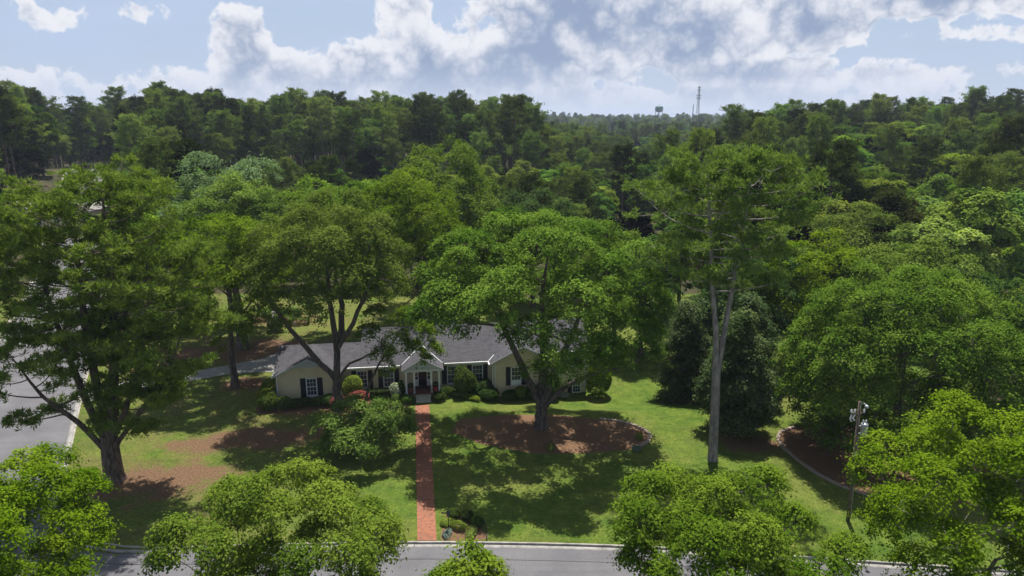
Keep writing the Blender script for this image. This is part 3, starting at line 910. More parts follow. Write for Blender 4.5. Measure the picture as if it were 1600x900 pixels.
    # gutters, fascia and downspouts
    for u0, u1, v, z in ((-8.55, -2.5, -.5, 3.26), (2.42, 7.4, -.5, 3.26), (15.1, 19.5, -.35, 3.94)):
        MB().box(u0, u1, v - .13, v + .02, z - .16, z + .03).box(u0, u1, v + .022, v + .5, z - .17, z - .12).build('gutter', 'white_trim', H)
    for u0, v0, v1, z in ((-16.08, -1.9, -.55, 3.1), (7.38, -1.6, -.55, 3.18), (15.02, -1.6, -.35, 3.2)):
        MB().box(u0 - .05, u0 + .08, v0, v1, z - .08, z + .1).build('gutter', 'white_trim', H)
    for u, v, z0, z1 in ((-15.66, -1.58, -.3, 3.1), (7.82, -1.28, -1.2, 3.2), (8.1, -1.27, -1.2, 3.2), (19.05, .02, -2, 3.8), (18.8, .03, -2, 3.85)):
        MB().box(u - .055, u + .055, v - .05, v + .05, z0, z1).build('downspout', 'white_trim', H)
    for (a, b) in (((7.42, -.62, 3.31), (11.2, 4.4, 5.22)), ((2.2, -.55, 3.345), (-.05, 2.2, 4.66)), ((-2.3, -.55, 3.345), (-.05, 2.2, 4.66))):
        m = MB(); A, Bv = Vector(a), Vector(b); d = (Bv - A)
        sgn = 1 if d.x > 0 else -1
        # valley flashing, a narrow pale metal strip
        A2 = A.lerp(Bv, 0.0); B2 = A.lerp(Bv, .92); s = Vector((.045, 0, 0))
        m.slab(A2 - s + Vector((0, 0, .05)), A2 + s + Vector((0, 0, .05)), B2 + s + Vector((0, 0, .06)), B2 - s + Vector((0, 0, .06)), .03)
        m.build('valley_flashing', 'gable_white', H)
    # frieze under the eaves
    MB().box(-8.98, -2.3, -.03, -.002, 2.95, 3.10).build('frieze', 'white_trim', H)
    MB().box(2.2, 7.88, -.03, -.002, 2.95, 3.10).build('frieze', 'white_trim', H)
    # windows
    add_window(H, -12.05, -1.5, .78, 2.62, .95)
    add_window(H, -6.75, 0, .72, 2.62, 1.0, sw=.52)
    add_window(H, -3.82, 0, .72, 2.66, 1.02, sw=.52)
    add_window(H, 3.35, 0, .72, 2.66, 1.05, sw=.56)
    add_window(H, 6.2, 0, .72, 2.66, 1.05, sw=.52)
    add_window(H, 10.5, -1.2, .62, 2.62, 1.0, sw=.55, box=True)
    add_window(H, 17.4, .1, 2.05, 3.45, 1.0, sw=.5)
    add_window(H, 17.9, .1, -1.30, .25, .85, shutters=(1, 0), sw=.5)
    # porch
    MB().box(-2.0, 1.9, -2.3, -.002, -.3, .46).build('porch_base', 'cream_wall', H)
    pf = MB().box(-2.05, 1.95, -2.36, -.003, .462, .54).build('porch_floor', 'porch_brick', H)
    for i in range(4):
        z = .46 - .115 * (i + 1); v1 = -2.38 - .30 * i
        MB().box(-.85, .75, v1 - .32, v1 - .001 if i else -2.365, -.3, z + .09).build('step', 'step_stone', H)
    for u in (-1.86, -.98, .88, 1.76):
        c = MB(); c.box(u - .13, u + .13, -2.25, -1.99, .541, .64); c.box(u - .10, u + .10, -2.22, -2.02, .641, 2.98); c.box(u - .13, u + .13, -2.25, -1.99, 2.981, 3.079)
        c.build('column', 'white_trim', H)
    MB().box(-2.1, 2.0, -2.32, -1.95, 3.08, 3.30).build('porch_beam', 'white_trim', H)
    MB().box(-2.1, -1.85, -1.948, -.03, 3.08, 3.29).box(1.75, 2.0, -1.948, -.03, 3.08, 3.29).box(-1.848, 1.748, -1.948, -.04, 3.2, 3.28).build('porch_ceiling', 'white_trim', H)
    # front door with sidelights
    s = MB(); s.box(-.98, -.50, -.06, -.003, .55, 2.72).box(.40, .88, -.06, -.003, .55, 2.72).box(-.499, .399, -.06, -.003, 2.58, 2.72)
    s.build('door_surround', 'white_trim', H)
    d = MB(); d.box(-.498, .398, -.05, -.004, .545, 2.578)
    for zz in (.75, 1.6):
        for uu in (-.40, .0): d.box(uu, uu + .30, -.062, -.051, zz, zz + .65)
    d = d.build('door', 'door_black', H)
    MB().tube([(.30, -.05, 1.5), (.30, -.12, 1.5)], .03, 8).build('handle', 'grey_metal', d)
    for uu in (-.88, .50):
        for zz in (1.35, 1.78, 2.21): MB().box(uu, uu + .28, -.075, -.061, zz, zz + .37).build('sidelight_pane', 'window_glass', H)
    MB().box(-.6, .5, -.9, -.25, .541, .56).build('doormat', 'shutter_navy', H)
    for u in (-1.45, 1.35):
        l = MB(); l.box(u - .09, u + .09, -.26, -.08, 2.15, 2.45).box(u - .03, u + .03, -.08, -.003, 2.4, 2.46).add([(u - .11, -.28, 2.45), (u + .11, -.28, 2.45), (u + .11, -.06, 2.45), (u - .11, -.06, 2.45), (u, -.17, 2.62)], [(3, 2, 1, 0), (0, 1, 4), (1, 2, 4), (2, 3, 4), (3, 0, 4)])
        l.build('wall_lantern', 'iron_black', H)
    for u in (-.92, .82):
        r = MB(); r.tube([(u, -2.30, .54), (u, -2.30, 1.42)], .022, 6); r.tube([(u, -3.55, .0), (u, -3.55, .86)], .022, 6)
        r.tube([(u, -2.22, 1.42), (u, -2.45, 1.41), (u, -3.45, .88), (u, -3.66, .84), (u, -3.72, .72)], .025, 6)
        for k in range(1, 6):
            f = k / 6; r.tube([(u, -2.3 - 1.25 * f, .54 - .54 * f + .02), (u, -2.3 - 1.25 * f, 1.42 - .56 * f)], .012, 5)
        r.build('railing', 'iron_black', H)
    # small vent pipe and crawl-space vents
    MB().tube([(4.0, 7, 4.9), (4.0, 7, 6.5)], .08, 8).build('vent_pipe', 'grey_metal', H)
    for u in (2.9, -7.9): MB().box(u, u + .4, -.03, -.002, .05, .25).build('foundation_vent', 'iron_black', H)
    return H
build_house()

def pot(u, v, z, r, h, mat, plant, label):
    x, y = hw(u, v); e = empty('planter', (x, y, z))
    MB().lathe([(r * .62, 0), (r * .8, h * .3), (r, h * .85), (r * 1.08, h * .9), (r * 1.05, h)]).build('pot', mat, e, True)
    s = link('foliage', gen_shrub('pot_plant', int(1000 + u * 10), r * 1.3, r * 1.3, .55, 260, .12, plant), e); s.location.z = h * .9
    tag(e, label, 'planter')
pot(1.35, -1.75, .54, .30, .50, 'red_glaze', 'leaf_shrub', 'glossy red pot with a green plant at the right end of the porch')
pot(-1.4, -1.6, .54, .28, .45, 'terracotta', 'leaf_dark', 'terracotta pot with dark plant at the left end of the porch')

# ------------------------------------------------------------------ shrubs
SH = {
    'round': gen_shrub('shrub_round', 1, .78, .78, 1.05, 2600, .10, 'leaf_shrub', rough=.05),
    'loose': gen_shrub('shrub_loose', 2, 1.1, 1.0, 1.7, 3000, .15, 'leaf_shrub', rough=.22),
    'dark': gen_shrub('shrub_dark', 3, 1.0, .9, 1.4, 2800, .13, 'leaf_dark', rough=.18),
    'lime': gen_shrub('shrub_lime', 4, 1.1, 1.0, 2.0, 3400, .14, 'leaf_chartreuse', rough=.22),
    'tall': gen_shrub('shrub_tall', 5, 1.55, 1.5, 3.9, 7000, .16, 'leaf_lime', rough=.16),
    'red': gen_shrub('shrub_red', 6, 1.25, 1.0, 1.5, 3000, .15, 'leaf_red', rough=.25),
    'flower': gen_shrub('shrub_flower', 7, .8, .7, 1.7, 1600, .19, 'leaf_flower', rough=.25),
    'low': gen_shrub('shrub_low', 8, .9, .7, .5, 1300, .13, 'leaf_chartreuse', rough=.3),
    'blue': gen_shrub('shrub_blue', 9, .7, .5, .4, 900, .12, 'leaf_blue', rough=.3),
    'hedge': gen_shrub('hedge_box', 10, 1.55, .55, .95, 3600, .10, 'leaf_shrub', box=True),
    'ball': gen_shrub('shrub_ball', 11, .62, .62, .98, 2200, .10, 'leaf_shrub', rough=.03),
}
def shrub(kind, x, y, s, label, name='shrub', cat='shrub', group=None, rz=None):
    o = link(name, SH[kind])
    o.location = (x, y, hz(x, y)); o.scale = s if isinstance(s, tuple) else (s, s, s)
    o.rotation_euler.z = rz if rz is not None else (x * 7.1 + y * 3.3) % 6.28
    return tag(o, label, cat, group)
def hshrub(kind, u, v, s, label, **k): return shrub(kind, *hw(u, v), s, label, **k)

hshrub('lime', -16.7, .3, (1.0, 1, 1.15), 'tall yellow-green shrub at the left corner of the house beside the driveway')
hshrub('lime', -16.9, -1.4, (.9, .9, .9), 'yellow-green rounded shrub second from the driveway at the house corner')
hshrub('loose', -16.4, -3.0, (1.1, 1.1, 1.0), 'loose green shrub at the front left house corner')
hshrub('round', -14.9, -3.2, 1.25, 'round green shrub left of the window of the left wing')
hshrub('round', -13.6, -3.0, .9, 'small round shrub under the left shutter of the left wing')
hshrub('dark', -12.6, -2.6, (.8, .7, .7), 'low dark shrub under the window of the left wing')
hshrub('round', -11.3, -2.9, .95, 'small bright shrub under the right shutter of the left wing')
hshrub('dark', -10.3, -2.8, (.9, .8, .85), 'dark shrub left of the forked tree trunk at the wall')
hshrub('red', -9.4, -2.9, (.8, .8, .7), 'small dark red shrub left of the forked tree trunk')
hshrub('red', -7.0, -3.2, (1.0, 1, 1.0), 'coral red lace-leaf shrub right of the forked tree trunk', name='red_shrub')
hshrub('lime', -7.6, -1.3, (1.05, 1, 1.35), 'tall bright green shrub behind the red shrub')
hshrub('hedge', -4.9, -1.5, 1.0, 'clipped box hedge under the window left of the porch', name='hedge', cat='hedge', rz=HA)
hshrub('flower', -3.0, -2.0, (.85, .8, .95), 'white-flowering shrub beside the left end of the porch')
hshrub('dark', -2.45, -1.9, (.42, .42, 1.5), 'narrow dark column shrub against the porch')
hshrub('round', -2.9, -3.1, .85, 'small green shrub in front of the white-flowering shrub')
hshrub('round', -1.75, -3.4, (1.05, 1.0, .85), 'clipped round shrub left of the porch steps')
hshrub('round', 1.65, -3.3, (1.0, 1.0, .9), 'clipped round shrub right of the porch steps')
hshrub('round', 2.55, -2.2, (1.1, 1.0, 1.0), 'clipped round shrub at the right porch corner')
hshrub('low', 3.6, -2.0, 1.0, 'low light green plants right of the porch')
hshrub('loose', 4.55, -2.1, (1.15, 1.1, 1.85), 'tall loose green shrub between the two windows right of the porch')
hshrub('dark', 5.6, -1.6, (1.0, 1, 1.0), 'dark shrub right of the tall loose shrub')
hshrub('dark', 6.9, -1.3, (1.05, 1, 1.3), 'dark rounded shrub under the rightmost main window')
hshrub('dark', 7.2, -2.6, (1.2, 1, .95), 'dark spreading shrub at the corner of the right wing')
hshrub('low', 5.2, -3.1, (1.2, .9, .8), 'low light ground plants in front of the dark shrub')
hshrub('dark', 9.6, -2.2, (.9, .8, .75), 'low dark shrub under the right wing window')
hshrub('lime', 10.9, -2.1, (.7, .7, .75), 'yellow-green shrub under the right wing window')
hshrub('dark', 12.3, -2.2, (1.1, .9, 1.0), 'dark shrub behind the oak trunk')
hshrub('loose', 14.2, -2.0, (1.25, 1.2, 1.5), 'dense green shrub right of the oak trunk by the house')
hshrub('flower', 16.0, -1.3, (.9, .8, .35), 'low pale plant by the lower right window')
hshrub('tall', 20.3, -1.2, (1.0, 1.0, 1.0), 'big oval yellow-green bush at the right end of the house')
hshrub('tall', 21.5, 3.5, (.85, .85, .95), 'second oval bush behind the big one at the right end of the house')
hshrub('lime', 19.9, 5.5, (1.3, 1.3, 1.7), 'reddish-tipped green shrub behind the right end of the house')
for i, (x, y, lab) in enumerate([(-4.45, 47.0, 'leftmost of three clipped ball shrubs by the brick walk'), (-3.45, 46.7, 'middle of three clipped ball shrubs by the brick walk'), (-2.65, 45.9, 'rightmost of three clipped ball shrubs by the brick walk')]):
    shrub('ball', x, y, .82, lab, name='ball_shrub', group='ball shrubs in the bed by the walk')
shrub('low', -5.0, 46.2, (.55, .8, .7), 'yellow-green ground cover along the brick walk edge')
shrub('low', -3.0, 44.95, (1.2, .6, .8), 'yellow-green ground cover near the kerb')
shrub('low', -4.0, 45.6, (.7, .6, 1.1), 'small leafy plant in the middle of the walk bed')
shrub('blue', -4.8, 44.95, (.9, .6, .6), 'blue-grey spreading plant at the kerb by the walk')
shrub('blue', 11.6, 58.2, (.8, .8, .8), 'blue-grey plant at the end of the stone edging')
shrub('low', 12.3, 60.6, (.5, .5, .8), 'small green plant inside the stone edging')
shrub('low', 3.6, 58.4, (.9, .6, .6), 'small green plants in the oak mulch')

# ------------------------------------------------------------------ bed edging, lamp post, poles and garden things
def edging(line, n, label):
    e = empty('stone_edging', (line[0][0], line[0][1], hz(*line[0])))
    P = np.array(line, float); s = np.r_[0, np.cumsum(np.hypot(*np.diff(P, axis=0).T))]
    rng = random.Random(len(line) * 7 + n)
    bm = bmesh.new(); bmesh.ops.create_cube(bm, size=1); bmesh.ops.bevel(bm, geom=bm.edges[:], offset=.12, segments=1, affect='EDGES')
    me = bpy.data.meshes.new('stone'); bm.to_mesh(me); bm.free(); me.materials.append(MATS['edging_stone'])
    for i in range(n):
        t = (i + .5) / n * s[-1]; x = np.interp(t, s, P[:, 0]); y = np.interp(t, s, P[:, 1])
        x2 = np.interp(t + .1, s, P[:, 0]); y2 = np.interp(t + .1, s, P[:, 1])
        o = link('stone', me, e); o.location = (x - e.location.x, y - e.location.y, hz(x, y) - e.location.z + .06)
        o.rotation_euler = (rng.uniform(-.05, .05), rng.uniform(-.05, .05), math.atan2(y2 - y, x2 - x) + rng.uniform(-.08, .08))
        o.scale = (s[-1] / n * rng.uniform(.86, .97), rng.uniform(.30, .38), rng.uniform(.17, .24))
    tag(e, label, 'edging')
edging([(9.0, 65.0), (10.6, 64.6), (12.2, 63.6), (13.2, 62.4), (13.5, 61.2), (13.1, 60), (12.3, 59.1), (11.3, 58.5)], 26, 'curved tan stone edging at the right side of the oak bed')
edging([(28.3, 63.1), (26.5, 62.0), (25.6, 60.4), (25.5, 58.4), (25.9, 56.0), (26.6, 53.6), (27.7, 51.6), (29.6, 50.0), (32, 49.1)], 36, 'curved stone edging round the bed under the big maple')

def dark_edging(line, label):
    m = MB(); P = [(x, y, hz(x, y)) for x, y in line]
    for a, b in zip(P[:-1], P[1:]): m.tube([(a[0], a[1], a[2] + .04), (b[0], b[1], b[2] + .04)], .055, 5)
    tag(m.build('bed_border', 'timber_dark'), label, 'border')
dark_edging([(-5.55, 47.75), (-4.9, 47.7)], 'short dark border at the top left of the walk bed')
dark_edging([(-2.25, 47.0), (-1.95, 45.8), (-1.85, 44.25)], 'dark border along the right side of the walk bed')

def lamp_post(x, y):
    e = empty('lamp_post', (x, y, hz(x, y))); e.scale = (.72, .72, .72)
    MB().tube([(0, 0, 0), (0, 0, .1), (0, 0, .12), (0, 0, 1.75)], [.09, .08, .045, .04], 8).build('post', 'iron_black', e)
    l = MB(); l.lathe([(.07, 1.75), (.16, 1.82), (.17, 1.84)], k=6)
    for k in range(6):
        a = math.pi / 3 * k; l.tube([(.15 * math.cos(a), .15 * math.sin(a), 1.84), (.19 * math.cos(a), .19 * math.sin(a), 2.22)], .014, 4)
    l.lathe([(.24, 2.22), (.20, 2.28), (.08, 2.42), (.03, 2.46), (.035, 2.5), (.01, 2.56)], k=6)
    ln = l.build('lantern', 'iron_black', e)
    MB().lathe([(.13, 1.845), (.165, 2.215)], k=6).build('pane', 'window_glass', ln)
    tag(e, 'black lantern lamp post in the bed beside the brick walk', 'lamp')
lamp_post(-4.75, 45.3)

def utility_pole(x, y):
    z0 = hz(x, y); e = empty('utility_pole', (x, y, z0)); e.rotation_euler.y = R(-1.6)
    MB().tube([(0, 0, -.5), (0, 0, 3), (0, 0, 9.9)], [.145, .13, .10], 10).build('pole', 'pole_wood', e, True)
    t = MB().lathe([(.22, 7.15), (.27, 7.25), (.27, 8.05), (.24, 8.15), (.10, 8.2)], .48, -.05, 14).build('transformer', 'grey_metal', e, True)
    MB().box(.10, .25, -.1, 0, 7.3, 7.4).box(.10, .25, -.1, 0, 7.9, 8.0).build('bracket', 'grey_metal', t)
    for dx in (-.1, .1): MB().lathe([(.04, 8.2), (.07, 8.25), (.04, 8.3), (.07, 8.35), (.03, 8.45)], .48 + dx, -.05, 8).build('bushing', 'white_ceramic', t)
    MB().tube([(0, -.1, 9.3), (-.15, -.5, 9.9), (-.3, -1.1, 10.25), (-.38, -1.6, 10.3)], .04, 8).build('lamp_arm', 'grey_metal', e)
    MB().lathe([(.02, 0), (.13, .03), (.16, .1), (.11, .2), (.03, .24)], -.42, -1.75, 10).build('lamp_head', 'grey_metal', e, True).location.z = 10.15
    MB().tube([(-.6, 0, 8.95), (.45, 0, 8.95)], .05, 6).build('crossarm', 'pole_wood', e)
    for dx in (-.55, -.3, .38): MB().lathe([(.03, 9.0), (.08, 9.05), (.05, 9.12), (.085, 9.18), (.03, 9.3)], dx, 0, 8).build('insulator', 'white_ceramic', e)
    MB().tube([(-.55, -.05, 8.9), (-.62, -.05, 8.5), (-.50, -.05, 8.35)], .055, 6).build('fuse_cutout', 'white_ceramic', e)
    MB().tube([(-.30, -.05, 8.9), (-.42, -.05, 8.6), (-.28, -.05, 8.42)], .055, 6).build('fuse_cutout', 'white_ceramic', e)
    MB().tube([(.17, -.02, .3), (.15, -.02, 4.5), (.13, -.02, 7)], .025, 5).build('conduit', 'grey_metal', e)
    MB().box(-.12, .12, -.20, -.14, 5.6, 5.9).build('tag_plate', 'grey_metal', e)
    tag(e, 'brown wooden utility pole with transformer and lamp arm by the maple bed', 'pole')
utility_pole(25.8, 46.6)

def simple_post(x, y, h):
    z = hz(x, y); m = MB(); m.box(-.06, .06, -.06, .06, -.2, h)
    m.add([(-.07, -.07, h), (.07, -.07, h), (.07, .07, h), (-.07, .07, h), (0, 0, h + .09)], [(3, 2, 1, 0), (0, 1, 4), (1, 2, 4), (2, 3, 4), (3, 0, 4)])
    o = m.build('wooden_post', 'timber_dark'); o.location = (x, y, z); tag(o, 'short dark wooden post just right of the utility pole', 'post')
simple_post(26.6, 44.9, 1.3)

def drain(x, y, ang):
    e = empty('storm_drain', (x, y, hz(x, y) - .105), ang)
    MB().box(-.55, .55, -.28, .28, -.1, .01).build('frame', 'grate_rust', e)
    for i in range(9): MB().box(-.48 + i * .11, -.42 + i * .11, -.24, .24, .011, .03).build('bar', 'iron_black', e)
    tag(e, 'rusty storm drain grate in the side street gutter', 'drain')
drain(-40.4, 57.7, math.atan2(8.5, -4.5))

def small_fence():
    x, y = 31.4, 70.0; z = hz(x, y); e = empty('garden_fence', (x, y, z), .15)
    for k in (-.95, .95): MB().box(k - .08, k + .08, -.08, .08, -.1, 1.35).build('post', 'timber_dark', e)
    for zz in (.35, 1.15): MB().box(-2.9, .87, -.03, .03, zz, zz + .08).build('rail', 'timber_dark', e)
    for k in range(6): MB().box(-.84 + k * .29, -.80 + k * .29, -.015, .015, .36, 1.2).build('picket', 'iron_black', e)
    tag(e, 'small dark garden gate and fence behind the lawn at right', 'fence')
small_fence()

def fountain(x, y):
    e = empty('tiered_fountain', (x, y, hz(x, y)))
    MB().lathe([(.95, 0), (1.0, .1), (.98, .38), (1.05, .42), (.9, .42), (.85, .3)], k=20).build('basin', 'stone_grey', e)
    MB().lathe([(.2, .3), (.16, .5), (.13, .9), (.55, 1.05), (.6, 1.12), (.5, 1.12), (.1, 1.08), (.09, 1.5), (.32, 1.6), (.34, 1.66), (.08, 1.64), (.07, 1.85), (.1, 1.95), (.02, 2.1)], k=14).build('tiers', 'stone_grey', e)
    tag(e, 'grey tiered stone fountain in the garden behind the house at left', 'fountain')
fountain(-36.6, 101.5)
for i, (dx, dy, lab) in enumerate([(-1.8, -1.2, 'clipped hedge in front of the fountain at left'), (1.8, -1.2, 'clipped hedge in front of the fountain at right'), (-1.9, 2, 'clipped hedge behind the fountain at left'), (1.9, 2, 'clipped hedge behind the fountain at right'), (4.6, -3.0, 'low clipped hedge right of the fountain near the border')]):
    shrub('hedge', -36.6 + dx, 101.5 + dy, (.95, 1.4, 1.0), lab, name='hedge', cat='hedge', rz=.1 * (-1) ** i)
shrub('round', -34.6, 95.6, 1.5, 'bright round shrub behind the thick trunk near the driveway')
dark_edging([(-41, 97.2), (-36, 97.0), (-31.5, 97.2)], 'straight dark border in front of the fountain garden')
fp = empty('flagpole', (-30.6, 92.0, hz(-30.6, 92.0)))
MB().tube([(0, 0, 0), (0, 0, 5.4)], [.045, .03], 8).build('pole', 'white_trim', fp); MB().lathe([(.01, 5.4), (.07, 5.45), (.07, 5.5), (.01, 5.57)], k=8).build('finial', 'white_trim', fp)
tag(fp, 'thin white pole rising behind the left roof ridge', 'pole')

# striped flag at the right edge
fl = empty('house_flag', (43.0, 52.5, 0))
MB().tube([(0, 0, 0), (0, 0, 4.6)], [.04, .03], 6).build('pole', 'white_trim', fl)
for k in range(7):
    for j in range(1):
        MB().prism([(-.02, 3.1 + k * .19), (-.85, 2.75 + k * .19), (-.85, 2.94 + k * .19), (-.02, 3.288 + k * .19)], -.01, .01).build('stripe', 'flag_red' if k % 2 == 0 else 'flag_white', fl)
MB().prism([(-.02, 3.8), (-.4, 3.64), (-.4, 4.25), (-.02, 4.41)], -.016, .016).build('canton', 'flag_blue', fl)
tag(fl, 'red and white striped flag on a pole at the right edge', 'flag')

def neighbour(x, y, rz, L, D, h, label, chimney=None, wall='brick_far', name='neighbour_house'):
    z = hz(x, y); e = empty(name, (x, y, z), rz)
    MB().box(-L / 2, L / 2, -D / 2, D / 2, -.5, h).build('wall', wall, e)
    m = MB(); r = D * .27
    m.slab((-L / 2 - .5, -D / 2 - .5, h), (L / 2 + .5, -D / 2 - .5, h), (L / 2 + .5, 0, h + r), (-L / 2 - .5, 0, h + r), .15)
    m.slab((L / 2 + .5, D / 2 + .5, h), (-L / 2 - .5, D / 2 + .5, h), (-L / 2 - .5, 0, h + r), (L / 2 + .5, 0, h + r), .15)
    ro = m.build('roof', 'roof_far', e)
    MB().box(-L / 2 - .5, L / 2 + .5, -D / 2 - .58, -D / 2 - .502, h - .2, h).build('fascia', 'white_trim', ro)
    for u in (-L / 2, L / 2 - .14):
        MB().add([(u, -D / 2, h - .01), (u, D / 2, h - .01), (u, 0, h + r - .25), (u + .14, -D / 2, h - .01), (u + .14, D / 2, h - .01), (u + .14, 0, h + r - .25)], [(0, 1, 2), (5, 4, 3), (0, 3, 4, 1), (1, 4, 5, 2), (2, 5, 3, 0)]).build('gable_wall', wall, e)
    if chimney: MB().box(chimney - .6, chimney + .6, -.4, .4, h, h + r + 1.6).box(chimney - .68, chimney + .68, -.48, .48, h + r + 1.6, h + r + 1.75).build('chimney', 'brick_far', ro)
    for k in range(-2, 3):
        if k == 0: 
            d = MB().box(-.5, .5, -D / 2 - .06, -D / 2 - .005, .1, 2.2).build('door', 'white_trim', e); continue
        w = MB(); u = k * L / 5.6
        w.box(u - .6, u + .6, -D / 2 - .05, -D / 2 - .004, .9, 2.3); w = w.build('window', 'white_trim', e)
        for a in (-.54, .03): MB().box(u + a, u + a + .51, -D / 2 - .07, -D / 2 - .051, .97, 2.23).build('pane', 'window_glass', w)
    tag(e, label, 'house')
neighbour(31, 139, .1, 22, 11, 3.0, 'brick house with pale grey roof glimpsed behind the tall two-stemmed pine')
neighbour(-63, 207, .2, 18, 10, 3.2, 'far house with brick chimney glimpsed in front of the pine stand', chimney=-4)
neighbour(76, 84, -.5, 20, 11, 3.0, 'grey-roofed house mostly hidden behind the big maple at right')
neighbour(-108, 164, .9, 20, 11, 3.2, 'pale house across the side street seen through the big pine', wall='cream_wall')

# ------------------------------------------------------------------ the big trees
def T(name, meshes, x, y, label, rz=0.0, sc=1.0, group=None, cat='tree'):
    return place_tree(name, meshes, (x, y, hz(x, y)), rz, sc, label, cat, group)

def dome_lobes(seed, n, Rr, zt, zm, rl, z0=2.4, inner=.22, cut=1.25, lift=0):
    """lobes over a dome that swells at height zm and sweeps down to z0"""
    rng = np.random.default_rng(seed); L = []
    for i in range(n):
        best = None
        for _ in range(12):
            z = rng.uniform(z0, zt - 1.6); a = rng.uniform(0, 6.283)
            t = (z - zm) / (zt - zm) if z > zm else (zm - z) / ((zm - z0 + .01) * cut)
            r = (Rr - 1.6) * math.sqrt(max(0, 1 - t * t)) * (rng.uniform(.86, 1.04) if i > n * inner else rng.uniform(.15, .7))
            q = np.array([r * math.cos(a), r * math.sin(a), z])
            d = min((np.linalg.norm((q - o[:3]) * [1, 1, 1.2]) for o in L), default=9)
            if best is None or d > best[0]: best = (d, q)
        L.append(np.r_[best[1], rng.uniform(*rl)])
    L.append(np.array([0, 0, zt - 1.8, 2.2]))
    if lift:
        for q in L:
            if q[0] < -2.5 and q[2] < 12.5: q[2] += lift
    return L

oak = gen_broadleaf('oak', 21, 21.4, 12.2, 7.0, 0, 125000, .235, 'leaf_oak', tr=.62, fork=3, clump=.60, squash=.72, up=.7, spread=.58, lobes=dome_lobes(21, 66, 12.0, 21.6, 13.0, (1.4, 2.4), 9.6, .26, 1.5, 2.4) + [(.8, -1.2, 7.6, 1.5), (-1.0, -.6, 6.6, 1.1), (6.5, 0, 8.6, 1.5), (9.6, -.6, 8.6, 1.6), (1.2, -.8, 5.6, .9)],
    stems=[([(0, 0, -.4), (0, 0, .4), (.05, 0, 1.6), (.1, 0, 2.8)], [.95, .66, .58, .56]),
           ([(0, 0, 2.4), (-1.3, 0, 5), (-3.2, .2, 9.3), (-5, .5, 13)], [.42, .36, .27, .14]),
           ([(0, .1, 2.5), (.2, 1.2, 7), (0, 2.2, 13), (.6, 2.2, 17)], [.45, .36, .24, .10]),
           ([(.15, 0, 2.4), (1.3, -1, 6.5), (2.8, -2.6, 11), (4.2, -3.4, 14.5)], [.40, .32, .22, .10]),
           ([(.2, 0, 2.0), (1.7, -.4, 4.2), (4.6, -.7, 5.9), (7.2, -.8, 6.6), (9.2, -.8, 7.3)], [.32, .25, .19, .14, .08]),
           ([(-.2, -.2, .0), (-.9, -.5, -.12)], [.30, .08]), ([(.3, -.2, .0), (1.0, -.5, -.12)], [.30, .08])])
T('oak_tree', oak, 2.9, 63.0, 'huge spreading oak with a low right limb in the mulch bed before the house')

pecan = gen_broadleaf('pecan', 33, 23.6, 8.2, 9.0, 34, 58000, .23, 'leaf_olive', tr=.5, fork=3.4, clump=.6, squash=.9, lobe_r=(.20, .30), up=.5,
    stems=[([(0, 0, -.4), (0, 0, .4), (0, 0, 2), (0, 0, 3.7)], [.80, .55, .47, .45]),
           ([(0, 0, 3.4), (-2.3, 0, 6.3), (-5.4, 0, 10.3), (-7.2, 0, 14.5)], [.30, .27, .22, .12]),
           ([(0, .05, 3.4), (.25, .2, 8), (-.5, .5, 12), (-.2, .5, 18)], [.38, .32, .24, .12]),
           ([(.25, .2, 6.8), (2.0, .3, 9.5), (3.8, .3, 13.5), (5.5, .3, 18)], [.28, .24, .18, .08]),
           ([(.1, 0, 3.5), (1.6, -.3, 5.4), (3.4, -.4, 6.2), (5.6, -.4, 7.4)], [.16, .13, .10, .05])])
T('pecan_tree', pecan, -18.4, 67.2, 'forked tree before the left wing with a long limb leaning left')
low = gen_broadleaf('pecan_low', 34, 9, 4, 5, 0, 11000, .22, 'leaf_olive', tr=.14, fork=1.5, clump=.5, squash=.9,
    lobes=[(0, 0, 6.2, 1.3), (1.7, -.3, 7.4, 1.5), (3.3, 0, 6.6, 1.35), (4.2, -.2, 8.6, 1.5), (-1.4, .4, 8.2, 1.4), (2.2, .3, 9.6, 1.5), (5.2, .2, 6.4, 1.1), (.3, 0, 4.9, .9), (4.4, 0, 5.2, .9), (-.6, .2, 10.2, 1.3)],
    stems=[([(-2.2, -.2, -.2), (-1.6, -.1, 2.5), (-.4, 0, 5), (1.2, 0, 7.4), (2.4, 0, 9)], [.16, .13, .11, .08, .04])])
T('slender_tree', low, -13.6, 67.6, 'slender leafy tree hanging over the roof left of the porch')
pecB = gen_broadleaf('pecan_b', 41, 20.5, 7.6, 5.5, 30, 46000, .25, 'leaf_olive', tr=.42, fork=5, clump=.6, lobe_r=(.24, .36), squash=.9)
T('pecan_tree', pecB, -32.0, 73.9, 'yellow-green tree standing on the lawn edge beside the driveway')
pecC = gen_broadleaf('pecan_c', 42, 23, 8.2, 5.5, 30, 40000, .27, 'leaf_olive', tr=.75, fork=4.5, clump=.62, lobe_r=(.24, .36), squash=.9)
T('pecan_tree', pecC, -36.3, 87.5, 'thick-trunked tree beyond the driveway left of the house')
T('pecan_tree', pecC, -12.5, 89, 'yellow-green tree behind the middle of the house roof', 2.1, (1.0, 1.0, 1.02))
T('pecan_tree', pecB, -24.0, 92, 'yellow-green tree behind the left wing, next to the thick-trunked one', 4.0, (1.1, 1.1, 1.12))

